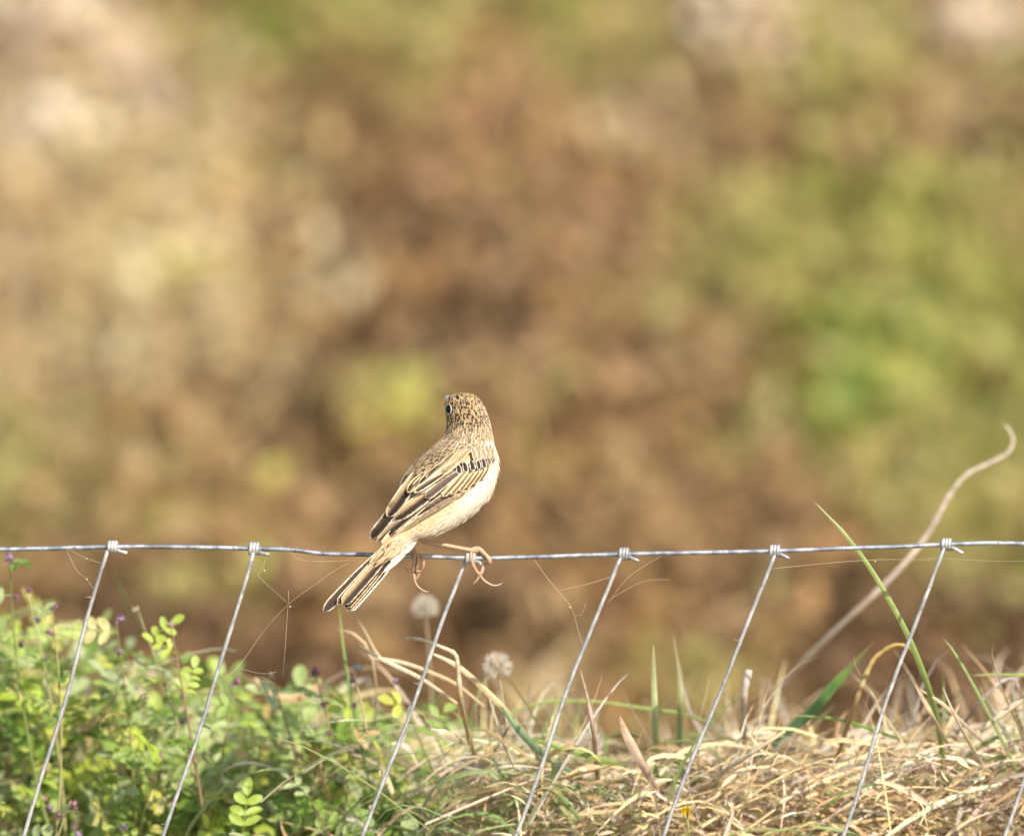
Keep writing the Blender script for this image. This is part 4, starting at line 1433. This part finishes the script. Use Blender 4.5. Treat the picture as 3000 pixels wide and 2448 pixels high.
single('grass_shoot', 'grass blade', 'long green grass blade arching up to the upper left past the wire', [(2775, 2330), (2760, 2200), (2745, 2100), (2710, 1985), (2650, 1840), (2560, 1680), (2480, 1570), (2430, 1515), (2388, 1472)],
       (12, 13, 14, 14, 12, 10, 8, 5, 1), (GR, GR2, GR2, (.48, .50, .22)), .035)
single('grass_stalk', 'grass stalk', 'long blurred grey tan stalk curving up to a hooked tip at the right', [(2140, 2230), (2200, 2140), (2290, 2010), (2420, 1872), (2545, 1756), (2645, 1655), (2720, 1560), (2782, 1450), (2830, 1392), (2900, 1355), (2950, 1328), (2968, 1292), (2955, 1258), (2938, 1240)],
       (13, 13, 13, 13, 13, 12, 12, 11, 10, 9, 9, 8, 6, 2), ((.70, .57, .42), (.72, .59, .45), (.74, .63, .45)), .40, True)
single('grass_shoot', 'grass blade', 'upright pale green blade left of the fifth stay wire, the wider of two', [(1922, 2420), (1920, 2270), (1920, 2120), (1916, 2000), (1914, 1890)], (15, 15, 15, 12, 2), (GR2, (.40, .46, .20), (.46, .44, .22)), .12)
single('grass_shoot', 'grass blade', 'upright blurred green blade with a brown tip, the right of two', [(1975, 2400), (1985, 2240), (1994, 2080), (1990, 1980), (1972, 1860)], (14, 15, 14, 8, 1), (GR2, (.38, .40, .16), (.46, .34, .20)), .20)
single('grass_shoot', 'grass blade', 'broad deep green grass leaf rising to the right behind the sixth stay wire', [(2200, 2230), (2290, 2155), (2380, 2080), (2440, 2010), (2490, 1955), (2560, 1880)], (18, 22, 24, 22, 14, 2), (TEAL, TEAL, (.14, .26, .05), (.22, .13, .06)), .17)
single('bent_straw', 'straw', 'yellow brown stem bent over at the top behind the sixth stay wire', [(2440, 2260), (2475, 2150), (2505, 2060), (2548, 1950), (2580, 1912), (2625, 1888), (2665, 1898), (2680, 1925)], (9, 10, 11, 12, 10, 9, 8, 3), (TAN, (.50, .34, .12), (.46, .36, .10)), .10, True)
single('bent_straw', 'straw', 'folded dry straw stem kinked sharply right of the third stay wire', [(1165, 1868), (1230, 1872), (1300, 1898), (1334, 1918), (1342, 1960), (1352, 2060), (1375, 2160), (1410, 2260)], (5, 8, 9, 10, 10, 11, 11, 10), (TAN, PALE, TAN, (.66, .50, .26)), .06, True)
single('grass_shoot', 'grass blade', 'long straw blade running down right from the third stay wire into the grass', [(1270, 1915), (1340, 1950), (1410, 2010), (1480, 2080), (1550, 2170), (1610, 2270)], (4, 11, 13, 14, 13, 12), (PALE, TAN, (.62, .52, .24), TAN), .09)
single('grass_shoot', 'grass blade', 'thin straw blade crossing left of the third stay wire below the bird', [(1050, 1888), (1100, 1920), (1160, 1950), (1240, 1990), (1340, 2060)], (3, 8, 9, 8, 5), (TAN, PALE, TAN), .10)
single('grass_shoot', 'grass blade', 'thin dry blade standing up below the bird tail', [(1120, 1935), (1095, 1900), (1070, 1850), (1046, 1812)], (8, 7, 5, 1), (TAN, (.50, .36, .22)), .16)
single('grass_shoot', 'grass blade', 'straw blade sagging right from the blurred bud below the tail', [(1090, 1925), (1180, 1940), (1260, 1968), (1340, 2005), (1420, 2070)], (6, 8, 8, 7, 4), (PALE, TAN, TAN), .14)
single('grass_spike', 'grass spike', 'slender brown seed spike just right of the fourth stay wire', [(1755, 2340), (1748, 2240), (1738, 2140), (1722, 2050), (1700, 1962)], (13, 12, 10, 7, 2), (TAN, PINK, (.55, .38, .24)), .08, True)
single('dry_leaf', 'dry leaf', 'broad pinkish brown dry leaf tip midway between fourth and fifth stay wires', [(1970, 2390), (1900, 2270), (1855, 2190), (1830, 2140), (1816, 2096)], (8, 16, 20, 16, 2), (PINK, (.60, .44, .30), (.50, .34, .20)), .07)
single('grass_stalk', 'grass stalk', 'thick pale cut stalk standing upright between fifth and sixth stay wires', [(2185, 2200), (2178, 2120), (2180, 2040), (2194, 1962)], (15, 15, 16, 17), (PALE, (.66, .54, .42), (.70, .58, .46)), .14, True)
single('grass_shoot', 'grass blade', 'long thin green blade lying almost level behind the fourth stay wire', [(1480, 2092), (1600, 2055), (1750, 2055), (1900, 2075), (2010, 2092), (2120, 2130)], (4, 6, 7, 7, 6, 2), (GR2, GR2, GR), .22)
single('grass_shoot', 'grass blade', 'blue green blade sloping down right at the foot of the fourth stay wire', [(1470, 2070), (1530, 2150), (1610, 2220), (1720, 2290)], (6, 15, 17, 12), (TEAL, (.26, .36, .20), (.34, .42, .30)), .08)
single('grass_shoot', 'grass blade', 'glossy green blade low between the fourth and fifth stay wires', [(1560, 2165), (1680, 2200), (1800, 2235), (1890, 2275)], (6, 14, 14, 4), (GR, GR2, GR), .10)
single('grass_shoot', 'grass blade', 'thin green blade crossing behind the sixth stay wire just above the straw', [(2330, 2095), (2450, 2105), (2570, 2140), (2690, 2185)], (2, 7, 9, 6), (GR2, GR, GR), .13)
single('grass_shoot', 'grass blade', 'level green blade entering from the right edge above the straw', [(3300, 2010), (3150, 1985), (3000, 1977), (2900, 1975), (2850, 1978)], (8, 8, 7, 5, 1), (GR2, GR2, (.40, .42, .16)), .15)
single('bent_straw', 'straw', 'grey dry stem curling over in a hook near the right edge', [(2790, 2170), (2840, 2095), (2900, 2025), (2945, 1990), (2975, 1992), (2984, 2022)], (8, 8, 8, 7, 6, 4), (PINK, (.60, .50, .42), (.52, .44, .40)), .17, True)
single('grass_shoot', 'grass blade', 'dry blade pointing up left below the long green blade', [(2790, 2200), (2740, 2110), (2705, 2050), (2680, 2005)], (9, 9, 8, 1), (TAN, (.58, .44, .28)), .05)
single('grass_shoot', 'grass blade', 'dry straw blade leaning down right from beside the long green blade', [(2900, 2190), (2830, 2125), (2760, 2060), (2694, 2018)], (6, 8, 8, 2), (PALE, TAN), .07)
single('grass_shoot', 'grass blade', 'long pale dry blade leaning left of the right edge', [(2910, 2290), (2850, 2190), (2800, 2100), (2762, 2012)], (10, 9, 7, 1), (PALE, TAN, (.56, .44, .30)), .05)
single('grass_stalk', 'grass stalk', 'thick pale stalk slanting up to the right edge of the picture', [(2870, 2140), (2950, 2080), (3020, 2030), (3110, 1960)], (12, 13, 13, 10), (PALE, TAN), .11, True)
single('grass_stalk', 'grass stalk', 'pale straw stalk lying slanted at the foot of the fifth stay wire', [(2040, 2330), (2120, 2260), (2210, 2200), (2300, 2140)], (10, 11, 10, 7), (PALE, PALE, TAN), .06, True)
single('dry_leaf', 'dry leaf', 'curled orange brown dry leaf lying on the leafy plants left of centre', [(745, 1985), (800, 2035), (865, 2045), (920, 2020), (938, 1985)], (6, 17, 20, 15, 3), ((.62, .46, .26), (.62, .42, .22), (.60, .40, .22)), .26)
single('dry_leaf', 'dry leaf', 'cream folded dry leaf lying right of the third stay wire', [(1262, 2135), (1310, 2150), (1360, 2170), (1400, 2180)], (4, 20, 18, 3), (PALE, (.74, .56, .36), TAN), .06)

def seed_head(label, x, y, r, Y, stem_to):
    c = P(x, y, Y)
    root = empty('fluffy_seedhead', P(stem_to[0], stem_to[1], Y))
    tag(root, label, 'seed head', 'fluffy white seed heads')
    sb = MB()
    sb.tube([P(stem_to[0], stem_to[1], Y), P((x + stem_to[0]) / 2 + 8, (y + stem_to[1]) / 2, Y), c], [.0009, .0007, .0005], 5, (.46, .36, .22), sub=5)
    sb.build('stem', M_stem, root)
    fb = MB()
    rr = r * .8 / PPM
    for i in range(520):
        d = rvec()
        if d.z < -.75:
            continue
        L = rr * random.uniform(.65, 1.05)
        e = c + d * L
        fb.tube([c + d * rr * .12, c + d * L * .6 + rvec() * rr * .05, e], [.00018, .00020, .00014], 3, jit((.95, .85, .68), .05), cap=False)
        if random.random() < .7:
            for k in range(3):
                fb.tube([e, e + (d + rvec() * .9) * rr * .18], [.00014, .00008], 3, (.93, .88, .78), cap=False)
    fb.build('fluff', M_fluff, root)
    cb = MB()
    cb.ball(c, rr * .34, (.80, .68, .46), 8, 6)
    cb.build('seed_core', M_dry, root)
seed_head('blurred white seed tuft hanging just below the bird feet', 1246, 1778, 44, .42, (1262, 2250))
seed_head('round cream seed head right of the third stay wire', 1457, 1952, 48, .16, (1500, 2330))
seed_head('pale seed head half hidden behind the brown seed spike', 1726, 2182, 50, .17, (1740, 2420))
seed_head('pale pink seed head low among the leafy plants right of centre', 1375, 2236, 40, .14, (1390, 2480))

def small_bits():
    c = P(1048, 1955, .15)
    root = empty('seed_capsule', P(1075, 2150, .15))
    tag(root, 'small grey seed capsule on a bent stalk below the bird tail', 'seed capsule')
    sb = MB()
    sb.tube([P(1075, 2150, .15), P(1060, 2060, .15), P(1040, 1985, .15), c], [.0008, .0007, .0006, .0006], 5, (.50, .38, .22), sub=4)
    sb.build('stem', M_stem, root)
    cb = MB()
    cb.ball(c, .0027, (.42, .38, .32), 10, 8, (1.2, 1, .9))
    cb.build('capsule', M_dry, root)
    c = P(2013, 2378, .05)
    root = empty('yellow_flower', P(2020, 2470, .05))
    tag(root, 'tiny yellow flower head in the straw beside the fifth stay wire', 'flower')
    sb = MB()
    sb.tube([P(2020, 2470, .05), c], .0006, 5, (.3, .32, .1))
    sb.build('stem', M_stem, root)
    fb = MB()
    for i in range(26):
        d = (rvec() + Vector((0, -.7, .5))).normalized()
        leaf(fb, c, d, rvec(), .0042, .002, jit((.72, .52, .03), .1), .1)
    fb.build('petals', M_leafstuff, root)
small_bits()
